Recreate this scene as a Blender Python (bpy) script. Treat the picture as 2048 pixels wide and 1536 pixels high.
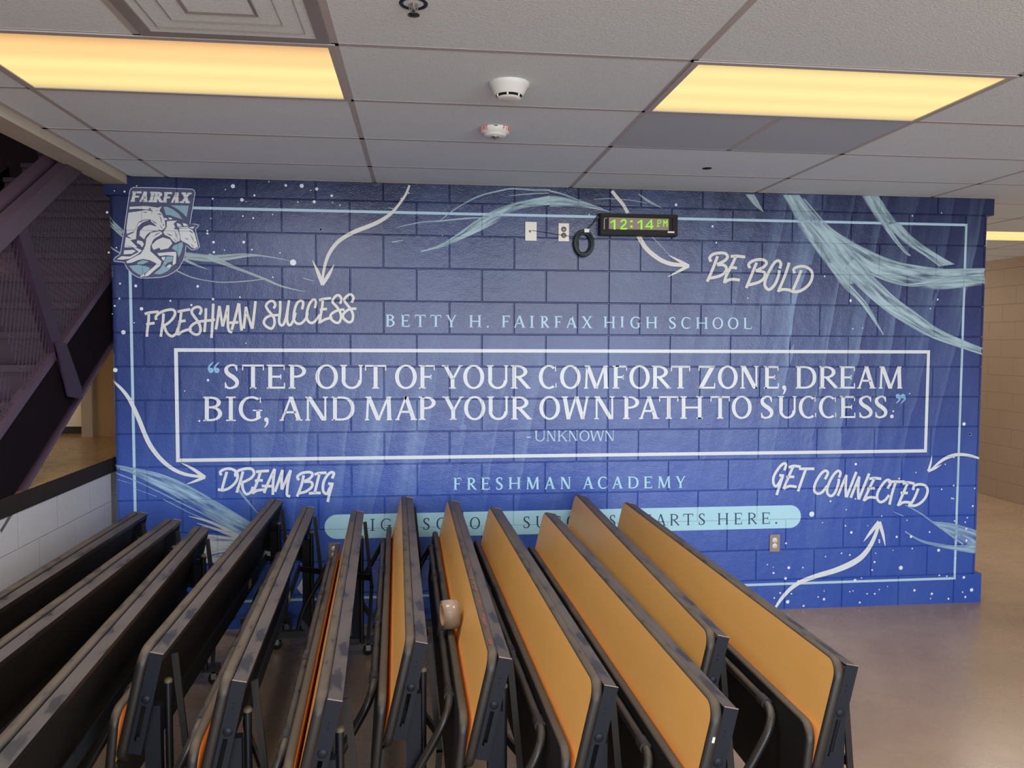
import bpy, math, random
from mathutils import Vector, Matrix
random.seed(7)
C = bpy.context.scene.collection
for o in list(bpy.data.objects): bpy.data.objects.remove(o)

# ------------------------------------------------------------------ camera, world, lights, exposure
CX, CY, CZ, PITCH, ROLL, YAW, FPX = 1.8503, -5.0004, 1.7802, -0.0524, 0.0037, -0.1148, 1590.4936
def cam_basis():
    f = Vector((-math.sin(YAW)*math.cos(PITCH), math.cos(YAW)*math.cos(PITCH), math.sin(PITCH)))
    r0 = Vector((math.cos(YAW), math.sin(YAW), 0)); u0 = r0.cross(f)
    return (math.cos(ROLL)*r0+math.sin(ROLL)*u0, -math.sin(ROLL)*r0+math.cos(ROLL)*u0, f)
RV, UV, FV = cam_basis(); OV = Vector((CX, CY, CZ))
cd = bpy.data.cameras.new('camera'); cam = bpy.data.objects.new('camera', cd); C.objects.link(cam)
cd.sensor_width = 36; cd.lens = FPX/2048*36; cd.clip_start = 0.05; cd.clip_end = 200
cam.matrix_world = Matrix(((RV.x, UV.x, -FV.x, CX), (RV.y, UV.y, -FV.y, CY), (RV.z, UV.z, -FV.z, CZ), (0, 0, 0, 1)))
bpy.context.scene.camera = cam
vs = bpy.context.scene.view_settings
vs.view_transform = 'Standard'; vs.look = 'None'; vs.gamma = 1; vs.use_curve_mapping = False
vs.exposure = 0.0
W = bpy.data.worlds.new('world'); bpy.context.scene.world = W; W.use_nodes = True
W.node_tree.nodes['Background'].inputs[0].default_value = (0.92, 0.95, 1.0, 1)
W.node_tree.nodes['Background'].inputs[1].default_value = 0.72
def area(name, loc, target, sx, sy, power, col):
    l = bpy.data.lights.new(name, 'AREA'); l.shape = 'RECTANGLE'; l.size = sx; l.size_y = sy; l.energy = power; l.color = col
    o = bpy.data.objects.new(name, l); C.objects.link(o); o.location = loc
    o.rotation_euler = (Vector(target)-Vector(loc)).to_track_quat('-Z', 'Y').to_euler(); return o
area('assumed_daylight', (4.6, -10.6, 1.7), (4.0, 0, 1.7), 10, 3.0, 620, (0.86, 0.94, 1.0))  # assumed daylight from behind the camera: bare area light, no windows built
area('added_landing_light', (-1.3, 0.3, 2.1), (-0.6, 0.9, 1.0), 0.6, 0.4, 9, (1.0, 0.72, 0.38))  # added unseen light warming the room past the stair, no fitting modelled
area('stairwell_fill', (-0.9, -1.2, 4.5), (-0.9, -0.6, 2.0), 1.0, 2.0, 15, (1.0, 0.93, 0.86))  # unseen fill light added to brighten the dark steps
area('corridor_area_light', (7.2, 5.2, 2.4), (7.2, 2.0, 0.6), 2.0, 0.6, 22, (1.0, 0.86, 0.66))  # added warm area light without a fitting, inside the closed corridor

# ------------------------------------------------------------------ helpers
def lin(c):
    c = c/255.0
    return c/12.92 if c <= 0.04045 else ((c+0.055)/1.055)**2.4
def rgb(r, g, b): return (lin(r), lin(g), lin(b), 1)
def px_ray(x, y): return FV + RV*((x-1024)/FPX) - UV*((y-768)/FPX)
def px_wall(x, y, depth=0.0):                # a point of the photograph carried onto the plane Y = -depth
    d = px_ray(x, y); t = (-depth-OV.y)/d.y; return OV + d*t
def px_plane_z(x, y, z):
    d = px_ray(x, y); t = (z-OV.z)/d.z; return OV + d*t

class MB:
    def __init__(s): s.v = []; s.f = []; s.m = []; s.uv = []; s.sm = []
    def face(s, pts, m=0, uv=None, sm=False):
        i = len(s.v); s.v += [tuple(p) for p in pts]; s.f.append(tuple(range(i, i+len(pts)))); s.m.append(m); s.uv.append(uv); s.sm.append(sm)
    def box(s, x0, x1, y0, y1, z0, z1, m=0, M=None):
        p = [Vector((x, y, z)) for z in (z0, z1) for y in (y0, y1) for x in (x0, x1)]
        if M is not None: p = [M @ q for q in p]
        for q in ((0,2,3,1), (4,5,7,6), (0,1,5,4), (2,6,7,3), (0,4,6,2), (1,3,7,5)): s.face([p[k] for k in q], m)
    def hexa(s, a, b, m=0):                 # two quads of four points each
        s.face(list(reversed(a)), m); s.face(b, m)
        for k in range(4): s.face([a[k], a[(k+1)%4], b[(k+1)%4], b[k]], m)
    def bar(s, a, b, wx, wz, m=0, up=(0, 0, 1)):
        a = Vector(a); b = Vector(b); d = (b-a).normalized(); u = Vector(up)
        if abs(d.dot(u)) > 0.98: u = Vector((0, 1, 0))
        r = d.cross(u).normalized()*wx/2; n = r.cross(d).normalized()*wz/2
        q = lambda c: [c-r-n, c+r-n, c+r+n, c-r+n]
        s.hexa(q(a), q(b), m)
    def grid(s, rows, closed=False, m=0, sm=True, uvs=None):   # rows share vertices so that shading is smooth
        i0 = len(s.v); n = len(rows[0])
        for r in rows: s.v += [tuple(p) for p in r]
        for i in range(len(rows)-1):
            for j in range(n if closed else n-1):
                k = (j+1) % n
                s.f.append((i0+i*n+j, i0+i*n+k, i0+(i+1)*n+k, i0+(i+1)*n+j)); s.m.append(m); s.sm.append(sm)
                s.uv.append(None if uvs is None else [uvs[i][j], uvs[i][k], uvs[i+1][k], uvs[i+1][j]])
    def tube(s, pts, r, n=10, m=0, caps=True):
        pts = [Vector(p) for p in pts]; rows = []; prev = None
        for i, p in enumerate(pts):
            d = (pts[min(i+1, len(pts)-1)]-pts[max(i-1, 0)]).normalized()
            if prev is None:
                a = Vector((0, 0, 1)) if abs(d.z) < 0.9 else Vector((1, 0, 0)); u = d.cross(a).normalized()
            else: u = (prev-d*prev.dot(d)).normalized()
            prev = u; w = d.cross(u); rr = r[i] if isinstance(r, (list, tuple)) else r
            rows.append([p+u*rr*math.cos(2*math.pi*k/n)+w*rr*math.sin(2*math.pi*k/n) for k in range(n)])
        s.grid(rows, True, m)
        if caps: s.face(list(reversed(rows[0])), m); s.face(rows[-1], m)
    def lathe(s, prof, c, n=40, m=0, axis='z', sm=True):
        rows = []
        for r, h in prof:
            row = []
            for k in range(n):
                a = 2*math.pi*k/n; x, y = r*math.cos(a), r*math.sin(a)
                row.append(Vector(c)+(Vector((x, y, h)) if axis == 'z' else Vector((h, x, y)) if axis == 'x' else Vector((x, h, -y))))
            rows.append(row)
        s.grid(rows, True, m, sm)
    def build(s, name, mats, parent=None, kind=None, label=None, loc=None):
        me = bpy.data.meshes.new(name); me.from_pydata(s.v, [], s.f)
        mats = mats if isinstance(mats, (list, tuple)) else [mats]
        for mt in mats: me.materials.append(mt)
        for p, mi, sm in zip(me.polygons, s.m, s.sm): p.material_index = mi; p.use_smooth = sm
        if any(u is not None for u in s.uv):
            l = me.uv_layers.new(name='UVMap')
            for p, u in zip(me.polygons, s.uv):
                if u is not None:
                    for li, q in zip(p.loop_indices, u): l.data[li].uv = q
        me.update()
        o = bpy.data.objects.new(name, me); C.objects.link(o)
        if parent is not None: o.parent = parent
        if kind: o['kind'] = kind
        if label: o['label'] = label
        if loc is not None: o.location = loc
        return o
def tag(o, label, cat, group=None):
    o['label'] = label; o['category'] = cat
    if group: o['group'] = group
    return o
def thing(name, label, cat, loc=(0, 0, 0), rz=0, group=None):
    o = bpy.data.objects.new(name, None); C.objects.link(o); o.location = loc; o.rotation_euler = (0, 0, rz); o.empty_display_size = 0.1
    return tag(o, label, cat, group)
def bevel(o, w, seg=2):
    b = o.modifiers.new('b', 'BEVEL'); b.width = w; b.segments = seg; b.limit_method = 'ANGLE'; return o
def spline(pts, n=8):
    pts = [Vector(p) for p in pts]
    if len(pts) < 3: return pts
    out = []
    for i in range(len(pts)-1):
        p0 = pts[max(i-1, 0)]; p1 = pts[i]; p2 = pts[i+1]; p3 = pts[min(i+2, len(pts)-1)]
        for k in range(n):
            t = k/n; out.append(0.5*((2*p1)+(p2-p0)*t+(2*p0-5*p1+4*p2-p3)*t*t+(3*p1-p0-3*p2+p3)*t**3))
    return out+[pts[-1]]

# ------------------------------------------------------------------ materials
def node(nt, t, **kw):
    n = nt.nodes.new(t)
    for k, v in kw.items(): setattr(n, k, v)
    return n
def new_mat(name):
    m = bpy.data.materials.new(name); m.use_nodes = True; nt = m.node_tree
    return m, nt, nt.nodes['Principled BSDF']
def math_n(nt, op, a, b=None, c=None, clamp=False):
    n = node(nt, 'ShaderNodeMath', operation=op, use_clamp=clamp)
    for i, v in enumerate((a, b, c)):
        if v is None: continue
        if isinstance(v, (int, float)): n.inputs[i].default_value = v
        else: nt.links.new(v, n.inputs[i])
    return n.outputs[0]
def mix_n(nt, fac, a, b):
    n = node(nt, 'ShaderNodeMix', data_type='RGBA')
    for i, v in ((0, fac), (6, a), (7, b)):
        if isinstance(v, (int, float)): n.inputs[i].default_value = v
        elif isinstance(v, tuple): n.inputs[i].default_value = v
        else: nt.links.new(v, n.inputs[i])
    return n.outputs[2]
def noise_n(nt, vec, scale, detail=3, rough=0.5):
    n = node(nt, 'ShaderNodeTexNoise'); n.inputs['Scale'].default_value = scale; n.inputs['Detail'].default_value = detail; n.inputs['Roughness'].default_value = rough
    if vec is not None: nt.links.new(vec, n.inputs['Vector'])
    return n.outputs[0]
def ramp_n(nt, fac, stops):
    n = node(nt, 'ShaderNodeValToRGB'); r = n.color_ramp
    while len(r.elements) > 1: r.elements.remove(r.elements[-1])
    r.elements[0].position = stops[0][0]; r.elements[0].color = stops[0][1]
    for p, c in stops[1:]: e = r.elements.new(p); e.color = c
    nt.links.new(fac, n.inputs[0]); return n.outputs[0]
def obj_vec(nt): return node(nt, 'ShaderNodeTexCoord').outputs['Object']
def mapped(nt, vec, sc):
    n = node(nt, 'ShaderNodeMapping'); n.inputs['Scale'].default_value = sc; nt.links.new(vec, n.inputs[0]); return n.outputs[0]
def bump_to(nt, bs, h, dist, strength=1.0):
    b = node(nt, 'ShaderNodeBump'); b.inputs['Distance'].default_value = dist; b.inputs['Strength'].default_value = strength
    nt.links.new(h, b.inputs['Height']); nt.links.new(b.outputs[0], bs.inputs['Normal'])
def simple(name, col, rough=0.5, metal=0.0, spec=0.5, var=0.0, vscale=6, bump=0.0, bscale=60, col2=None):
    m, nt, bs = new_mat(name)
    bs.inputs['Roughness'].default_value = rough; bs.inputs['Metallic'].default_value = metal; bs.inputs['Specular IOR Level'].default_value = spec
    v = obj_vec(nt)
    c2 = col2 if col2 else tuple(min(1, x*(1-var)) for x in col[:3])+(1,)
    nt.links.new(mix_n(nt, ramp_n(nt, noise_n(nt, v, vscale, 4), [(0.35, (0, 0, 0, 1)), (0.65, (1, 1, 1, 1))]), col, c2), bs.inputs['Base Color'])
    if bump: bump_to(nt, bs, noise_n(nt, v, bscale, 3), bump)
    return m
def emit(name, col, strength):
    m, nt, bs = new_mat(name)
    bs.inputs['Base Color'].default_value = (0, 0, 0, 1); bs.inputs['Emission Color'].default_value = col; bs.inputs['Emission Strength'].default_value = strength
    return m
def joints_n(nt, axis='x', ox=0.0, size=0.004):
    g = node(nt, 'ShaderNodeNewGeometry'); s = node(nt, 'ShaderNodeSeparateXYZ'); nt.links.new(g.outputs['Position'], s.inputs[0])
    c = node(nt, 'ShaderNodeCombineXYZ'); nt.links.new(math_n(nt, 'ADD', s.outputs[0 if axis == 'x' else 1], ox+20*0.4064), c.inputs[0]); nt.links.new(s.outputs[2], c.inputs[1])
    b = node(nt, 'ShaderNodeTexBrick'); nt.links.new(c.outputs[0], b.inputs['Vector'])
    b.inputs['Scale'].default_value = 1; b.inputs['Brick Width'].default_value = 0.4064; b.inputs['Row Height'].default_value = 0.2032
    b.inputs['Mortar Size'].default_value = size; b.inputs['Mortar Smooth'].default_value = 0.6
    return b.outputs['Fac'], s, g
def block_wall(name, col, axis, rough=0.6, jcol=None, ox=0.0):
    m, nt, bs = new_mat(name); f, s, g = joints_n(nt, axis, ox)
    bs.inputs['Roughness'].default_value = rough
    n = noise_n(nt, g.outputs['Position'], 2.2, 4)
    c = mix_n(nt, n, col, tuple(x*0.86 for x in col[:3])+(1,))
    if jcol: c = mix_n(nt, f, c, jcol)
    nt.links.new(c, bs.inputs['Base Color'])
    h = math_n(nt, 'SUBTRACT', math_n(nt, 'MULTIPLY', noise_n(nt, g.outputs['Position'], 90, 3), 0.25), f)
    bump_to(nt, bs, h, 0.004); return m
def decal(name, col, rough=0.42, alpha=None):
    m, nt, bs = new_mat(name); f, s, g = joints_n(nt, 'x', 0.0, 0.003)
    bs.inputs['Roughness'].default_value = rough; bs.inputs['Specular IOR Level'].default_value = 0.35
    n = noise_n(nt, g.outputs['Position'], 5, 3)
    nt.links.new(mix_n(nt, n, col, tuple(x*0.9 for x in col[:3])+(1,)), bs.inputs['Base Color'])
    bump_to(nt, bs, math_n(nt, 'MULTIPLY', f, -1.0), 0.003)
    return m
def swoosh_mat(name, col, lo, hi, sv=9.0, dens=1.0):
    # brushed translucent paint: streaks run along U, feathered at the rims
    m, nt, bs = new_mat(name); bs.inputs['Roughness'].default_value = 0.45; bs.inputs['Specular IOR Level'].default_value = 0.35
    f, s, g = joints_n(nt, 'x', 0.0, 0.003)
    uv = node(nt, 'ShaderNodeTexCoord').outputs['UV']
    st = noise_n(nt, mapped(nt, uv, (0.5, sv, 1)), 1.0, 3, 0.55)
    a = ramp_n(nt, st, [(lo, (0, 0, 0, 1)), (hi, (1, 1, 1, 1))])
    sx = node(nt, 'ShaderNodeSeparateXYZ'); nt.links.new(uv, sx.inputs[0])
    e = math_n(nt, 'MULTIPLY', math_n(nt, 'MULTIPLY', sx.outputs[1], math_n(nt, 'SUBTRACT', 1.0, sx.outputs[1])), 14.0, clamp=True)
    a = math_n(nt, 'MULTIPLY', math_n(nt, 'MULTIPLY', a, e), dens, clamp=True)
    cl = noise_n(nt, mapped(nt, uv, (2.0, 5, 1)), 1.3, 3)
    nt.links.new(mix_n(nt, cl, col, tuple(x*0.72 for x in col[:3])+(1,)), bs.inputs['Base Color'])
    bump_to(nt, bs, math_n(nt, 'MULTIPLY', f, -1.0), 0.003)
    nt.links.new(a, bs.inputs['Alpha']); return m

def mural_mat():
    m, nt, bs = new_mat('mural_paint')
    g = node(nt, 'ShaderNodeNewGeometry'); s = node(nt, 'ShaderNodeSeparateXYZ'); nt.links.new(g.outputs['Position'], s.inputs[0])
    x, z = s.outputs[0], s.outputs[2]
    base = ramp_n(nt, math_n(nt, 'DIVIDE', z, 2.75), [(0.0, rgb(46, 80, 166)), (0.3, rgb(56, 86, 172)), (0.5, rgb(54, 72, 136)), (0.72, rgb(49, 59, 108)), (0.9, rgb(40, 48, 90)), (1.0, rgb(30, 37, 74))])
    # soft blotches of lighter blue
    bl = noise_n(nt, mapped(nt, g.outputs['Position'], (1, 1, 1)), 1.1, 2)
    base = mix_n(nt, math_n(nt, 'MULTIPLY', ramp_n(nt, bl, [(0.45, (0, 0, 0, 1)), (0.75, (1, 1, 1, 1))]), 0.28), base, rgb(96, 120, 178))
    # painted light rays: slanted streaks, strongest at right centre and low centre
    sl = math_n(nt, 'SUBTRACT', x, math_n(nt, 'MULTIPLY', z, 0.17))
    cv = node(nt, 'ShaderNodeCombineXYZ'); nt.links.new(math_n(nt, 'MULTIPLY', sl, 5.2), cv.inputs[0]); nt.links.new(math_n(nt, 'MULTIPLY', z, 0.55), cv.inputs[1])
    rn = noise_n(nt, cv.outputs[0], 1.0, 3, 0.65)
    saw = math_n(nt, 'FRACT', math_n(nt, 'ADD', math_n(nt, 'MULTIPLY', sl, 4.3), math_n(nt, 'MULTIPLY', rn, 1.6)))
    rays = math_n(nt, 'MULTIPLY', math_n(nt, 'POWER', saw, 1.6), ramp_n(nt, rn, [(0.35, (0.1, 0.1, 0.1, 1)), (0.62, (1, 1, 1, 1))]))
    def blob(cx, cz, rx, rz):
        a = math_n(nt, 'POWER', math_n(nt, 'DIVIDE', math_n(nt, 'SUBTRACT', x, cx), rx), 2.0)
        b = math_n(nt, 'POWER', math_n(nt, 'DIVIDE', math_n(nt, 'SUBTRACT', z, cz), rz), 2.0)
        return math_n(nt, 'EXPONENT', math_n(nt, 'MULTIPLY', math_n(nt, 'ADD', a, b), -1.0))
    mask = math_n(nt, 'ADD', math_n(nt, 'ADD', blob(4.55, 1.9, 0.75, 1.1), math_n(nt, 'MULTIPLY', blob(1.7, 1.15, 1.15, 0.45), 0.75)), math_n(nt, 'MULTIPLY', blob(5.5, 2.3, 0.25, 0.5), 0.6), clamp=True)
    col = mix_n(nt, math_n(nt, 'MULTIPLY', math_n(nt, 'MULTIPLY', rays, mask), 0.55), base, rgb(150, 180, 214))
    # darker navy at the far right edge and behind the upper right swooshes
    col = mix_n(nt, math_n(nt, 'MULTIPLY', blob(5.1, 2.62, 0.5, 0.35), 0.55), col, rgb(34, 40, 84))
    nt.links.new(col, bs.inputs['Base Color'])
    bs.inputs['Roughness'].default_value = 0.24; bs.inputs['Specular IOR Level'].default_value = 0.48
    h = math_n(nt, 'ADD', noise_n(nt, g.outputs['Position'], 130, 3), math_n(nt, 'MULTIPLY', noise_n(nt, g.outputs['Position'], 14, 3), 2.0))
    bump_to(nt, bs, h, 0.0012); return m

def concrete_mat(name, c1, c2, rough):
    m, nt, bs = new_mat(name); g = node(nt, 'ShaderNodeNewGeometry').outputs['Position']
    n1 = noise_n(nt, g, 0.8, 5, 0.6); n2 = noise_n(nt, g, 7, 6, 0.7)
    c = mix_n(nt, ramp_n(nt, n1, [(0.35, (0, 0, 0, 1)), (0.68, (1, 1, 1, 1))]), c1, c2)
    c = mix_n(nt, math_n(nt, 'MULTIPLY', ramp_n(nt, n2, [(0.4, (0, 0, 0, 1)), (0.75, (1, 1, 1, 1))]), 0.25), c, tuple(x*0.6 for x in c1[:3])+(1,))
    nt.links.new(c, bs.inputs['Base Color'])
    nt.links.new(math_n(nt, 'ADD', math_n(nt, 'MULTIPLY', n2, 0.14), rough), bs.inputs['Roughness'])
    bs.inputs['Specular IOR Level'].default_value = 0.6
    return m
def dusty(name, base, dust, rough, amt, metal=0.0):
    # dark painted steel carrying dust on faces that look up
    m, nt, bs = new_mat(name); g = node(nt, 'ShaderNodeNewGeometry'); s = node(nt, 'ShaderNodeSeparateXYZ'); nt.links.new(g.outputs['Normal'], s.inputs[0])
    n1 = noise_n(nt, mapped(nt, obj_vec(nt), (3, 1, 3)), 5, 4, 0.6)
    up = ramp_n(nt, s.outputs[2], [(0.15, (0, 0, 0, 1)), (0.85, (1, 1, 1, 1))])
    d = math_n(nt, 'MULTIPLY', up, ramp_n(nt, n1, [(0.38, (0.25, 0.25, 0.25, 1)), (0.44, (0.8, 0.8, 0.8, 1)), (0.6, (1, 1, 1, 1))]))
    d = math_n(nt, 'MULTIPLY', d, amt, clamp=True)
    nt.links.new(mix_n(nt, d, base, dust), bs.inputs['Base Color'])
    nt.links.new(math_n(nt, 'ADD', math_n(nt, 'MULTIPLY', d, 0.35), rough, clamp=True), bs.inputs['Roughness'])
    bs.inputs['Metallic'].default_value = metal; return m
def troffer_mat(name, warm):
    m, nt, bs = new_mat(name); v = obj_vec(nt); s = node(nt, 'ShaderNodeSeparateXYZ'); nt.links.new(v, s.inputs[0])
    # three fluorescent tubes glowing through the lens, dimmer along the rim
    w = math_n(nt, 'ADD', math_n(nt, 'MULTIPLY', math_n(nt, 'COSINE', math_n(nt, 'MULTIPLY', s.outputs[1], 2*math.pi/0.19)), 0.5), 0.5)
    yy = math_n(nt, 'MULTIPLY', math_n(nt, 'ABSOLUTE', s.outputs[1]), 1/0.28)
    e = math_n(nt, 'SUBTRACT', 1.0, math_n(nt, 'MULTIPLY', math_n(nt, 'POWER', yy, 5.0), 0.28))
    st = math_n(nt, 'MULTIPLY', math_n(nt, 'ADD', math_n(nt, 'MULTIPLY', w, 0.12), 0.95), e)
    bs.inputs['Base Color'].default_value = (0.1, 0.1, 0.1, 1)
    # one side of the lens glows more orange
    o = math_n(nt, 'MULTIPLY', math_n(nt, 'MULTIPLY', math_n(nt, 'SUBTRACT', -0.02, s.outputs[1]), 4.2, clamp=True), warm)
    nt.links.new(mix_n(nt, o, (1.06, 0.80, 0.32, 1), (0.98, 0.55, 0.22, 1)), bs.inputs['Emission Color']); nt.links.new(st, bs.inputs['Emission Strength']); return m
def ceiling_tile_mat():
    m, nt, bs = new_mat('ceiling_tile'); g = node(nt, 'ShaderNodeNewGeometry').outputs['Position']
    c = mix_n(nt, noise_n(nt, g, 1.3, 3), rgb(230, 240, 247), rgb(222, 232, 240))
    sp = ramp_n(nt, noise_n(nt, g, 160, 2), [(0.28, (0, 0, 0, 1)), (0.36, (1, 1, 1, 1))])
    nt.links.new(mix_n(nt, sp, rgb(196, 196, 196), c), bs.inputs['Base Color']); bs.inputs['Roughness'].default_value = 0.9
    bump_to(nt, bs, noise_n(nt, g, 140, 3), 0.002); return m
def tan_mat():
    m, nt, bs = new_mat('tan_laminate'); v = obj_vec(nt)
    c = mix_n(nt, noise_n(nt, mapped(nt, v, (6, 1.2, 6)), 4, 4), rgb(252, 190, 108), rgb(244, 178, 94))
    c = mix_n(nt, math_n(nt, 'MULTIPLY', noise_n(nt, v, 220, 2), 0.18), c, rgb(170, 122, 72))
    nt.links.new(c, bs.inputs['Base Color']); bs.inputs['Roughness'].default_value = 0.42; bs.inputs['Specular IOR Level'].default_value = 0.4; return m
def purple_mat():
    m, nt, bs = new_mat('purple_paint'); v = node(nt, 'ShaderNodeNewGeometry').outputs['Position']
    nt.links.new(mix_n(nt, noise_n(nt, v, 3, 3), rgb(76, 58, 72), rgb(66, 49, 63)), bs.inputs['Base Color']); bs.inputs['Roughness'].default_value = 0.42; return m
def clear_mat():
    m, nt, bs = new_mat('clear_tape'); bs.inputs['Base Color'].default_value = (0.84, 0.78, 0.72, 1); bs.inputs['Roughness'].default_value = 0.08
    bs.inputs['Transmission Weight'].default_value = 0.8; bs.inputs['IOR'].default_value = 1.45
    n = noise_n(nt, mapped(nt, obj_vec(nt), (300, 8, 8)), 1, 2); bump_to(nt, bs, n, 0.0006); return m

M = dict(
    mural=mural_mat(), white=decal('mural_white', rgb(222, 228, 233)), cream=decal('mural_cream', rgb(219, 218, 214)), blue=decal('mural_light_blue', rgb(180, 210, 230)),
    pale=decal('mural_pale_blue', rgb(176, 222, 240)), quote=decal('mural_quote_blue', rgb(140, 186, 228)), ink=decal('mural_ink', rgb(36, 66, 100)),
    slate=decal('emblem_slate', rgb(84, 88, 120)), eline=decal('emblem_line', rgb(196, 204, 226)), eblue=decal('emblem_blue', rgb(146, 180, 198)), ehorse=decal('emblem_pale', rgb(226, 228, 230)),
    dot=decal('splatter_white', rgb(226, 238, 248)),
    swoosh=swoosh_mat('swoosh_teal', rgb(182, 210, 222), 0.30, 0.56, 4.0), swooshb=swoosh_mat('swoosh_blue', rgb(172, 208, 238), 0.30, 0.60, 4.0, 0.95), swooshw=swoosh_mat('swoosh_white', rgb(218, 228, 236), 0.27, 0.5, 6.0), swooshf=swoosh_mat('swoosh_faint', rgb(200, 222, 228), 0.20, 0.55, 3.5, 0.72),
    floor=concrete_mat('polished_concrete', rgb(160, 132, 104), rgb(182, 152, 122), 0.20), landing=concrete_mat('landing_concrete', rgb(150, 112, 70), rgb(140, 104, 66), 0.2),
    tile=ceiling_tile_mat(), tee=simple('ceiling_grid', rgb(186, 180, 180), 0.6, spec=0.2), beam=simple('beam_paint', rgb(196, 186, 168), 0.6, var=0.06),
    grey_block=block_wall('grey_block', rgb(182, 182, 186), 'y', 0.55, ox=0.1), beige_block=block_wall('beige_block', rgb(158, 130, 104), 'y', 0.6), slab=simple('slab_edge', rgb(42, 35, 32), 0.7, spec=0.15, var=0.2),
    dark_block=block_wall('stairwell_block', rgb(84, 66, 80), 'y', 0.6), warm_wall=simple('warm_wall', rgb(172, 136, 92), 0.6, var=0.06), cream_wall=simple('cream_wall', rgb(236, 226, 200), 0.6, var=0.04), column=simple('column_paint', rgb(178, 160, 140), 0.6, var=0.05),
    base=simple('dark_base', rgb(46, 34, 28), 0.5), purple=purple_mat(), purple_dark=simple('purple_steel', rgb(22, 15, 20), 0.8, spec=0.06, var=0.1), purple_post=simple('purple_post', rgb(56, 40, 58), 0.5, spec=0.3, var=0.1), wire=simple('mesh_wire', rgb(60, 46, 62), 0.5),
    tan=tan_mat(), tblack=dusty('table_black_steel', rgb(24, 25, 29), rgb(86, 76, 72), 0.36, 0.95), tband=dusty('edge_band_rubber', rgb(32, 29, 28), rgb(94, 80, 64), 0.42, 0.85), tunder=simple('table_underside', rgb(24, 21, 20), 0.55, var=0.2),
    tend=simple('end_plate_steel', rgb(24, 28, 38), 0.45, spec=0.22, var=0.15, vscale=9), ttube=dusty('tube_steel', rgb(32, 30, 30), rgb(92, 80, 68), 0.3, 0.8), tclip=simple('clip_rubber', rgb(58, 52, 50), 0.6), worn=simple('worn_steel', rgb(170, 150, 140), 0.35, 0.5), rub=simple('red_rub', rgb(132, 72, 62), 0.7, var=0.35, vscale=60), braced=simple('brace_steel', rgb(36, 32, 31), 0.5, spec=0.3, var=0.2), barm=simple('bar_steel', rgb(48, 51, 56), 0.5, var=0.2), cap=simple('cap_plastic', rgb(98, 88, 68), 0.6),
    slot=simple('slot_shadow', rgb(8, 8, 9), 0.9), sticker=simple('sticker_paper', rgb(206, 196, 180), 0.6, var=0.15, vscale=40), caster=simple('caster_rubber', rgb(28, 27, 27), 0.5), steel=simple('bright_steel', rgb(170, 170, 172), 0.25, 0.9),
    lens=troffer_mat('lamp_diffuser', 0.0), lens_warm=troffer_mat('lamp_diffuser_warm', 1.0), white_p=simple('white_plastic', rgb(232, 232, 228), 0.45), cream_p=simple('cream_plate', rgb(230, 224, 212), 0.4), grey_plate=simple('steel_plate', rgb(140, 128, 122), 0.35, 0.35), outlet=simple('outlet_face', rgb(232, 226, 216), 0.4), dark=simple('dark_plastic', rgb(22, 20, 20), 0.4),
    clockb=simple('clock_case', rgb(28, 23, 22), 0.5, spec=0.2, var=0.12), clockd=simple('clock_display', rgb(150, 132, 112), 0.5, var=0.1), led=emit('clock_led', (0.30, 0.86, 0.03, 1), 1.0), cable=simple('cable_jacket', rgb(30, 40, 44), 0.45), red=simple('red_print', rgb(214, 70, 60), 0.5),
    grille=None, vent=simple('diffuser_metal', rgb(150, 142, 138), 0.45, var=0.08), tape=clear_mat(), core=simple('cardboard_core', rgb(186, 150, 110), 0.8), orange=simple('orange_board', rgb(214, 120, 40), 0.5))
def grille_mat():
    m, nt, bs = new_mat('return_grille'); g = node(nt, 'ShaderNodeNewGeometry').outputs['Position']; s = node(nt, 'ShaderNodeSeparateXYZ'); nt.links.new(g, s.inputs[0])
    a = math_n(nt, 'SINE', math_n(nt, 'MULTIPLY', s.outputs[0], 2*math.pi/0.0127)); b = math_n(nt, 'SINE', math_n(nt, 'MULTIPLY', s.outputs[1], 2*math.pi/0.0127))
    f = math_n(nt, 'GREATER_THAN', math_n(nt, 'MULTIPLY', a, b), 0.12)
    nt.links.new(mix_n(nt, f, rgb(206, 212, 220), rgb(146, 154, 166)), bs.inputs['Base Color']); bs.inputs['Roughness'].default_value = 0.5; return m
M['grille'] = grille_mat()

# ------------------------------------------------------------------ structure
H = 2.754
TX = lambda j: 1.5738+1.219*j
TY = lambda k: -0.4574-0.6096*k
mb = MB(); mb.face([(-6, -10.7, 0), (9.5, -10.7, 0), (9.5, 9, 0), (-6, 9, 0)]); mb.build('floor', M['floor'], kind='structure')
# ceiling tiles (one slab), its metal grid, the dropped edge beam
mb = MB(); mb.box(0.125, 8.49, -7.2, 0.25, H+0.0012, H+0.05); mb.box(5.69, 8.49, 0.25, 7.0, H+0.0012, H+0.05); ceiling = mb.build('ceiling', M['tile'], kind='structure')
mb = MB(); tw = 0.012
def tee(x0, x1, y0, y1): mb.box(x0, x1, y0, y1, H, H+0.02)
for j in range(-1, 6): tee(TX(j)-tw, TX(j)+tw, -7.2, 7.0 if TX(j) > 5.7 else -0.001)
for k in range(-12, 11):
    if TY(k) < -0.02: tee(0.125, 8.48, TY(k)-tw, TY(k)+tw)
    else: tee(5.7, 8.48, TY(k)-tw, TY(k)+tw)
tee(0.955-tw, 0.955+tw, TY(4), TY(3)); tee(3.402-tw, 3.402+tw, TY(2), TY(1))
tee(0.125, 5.69, -0.02, -0.001); tee(0.125, 0.15, -7.2, -0.001)
mb.build('grid', M['tee'], ceiling, label='grey metal tee grid between the ceiling tiles')
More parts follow.
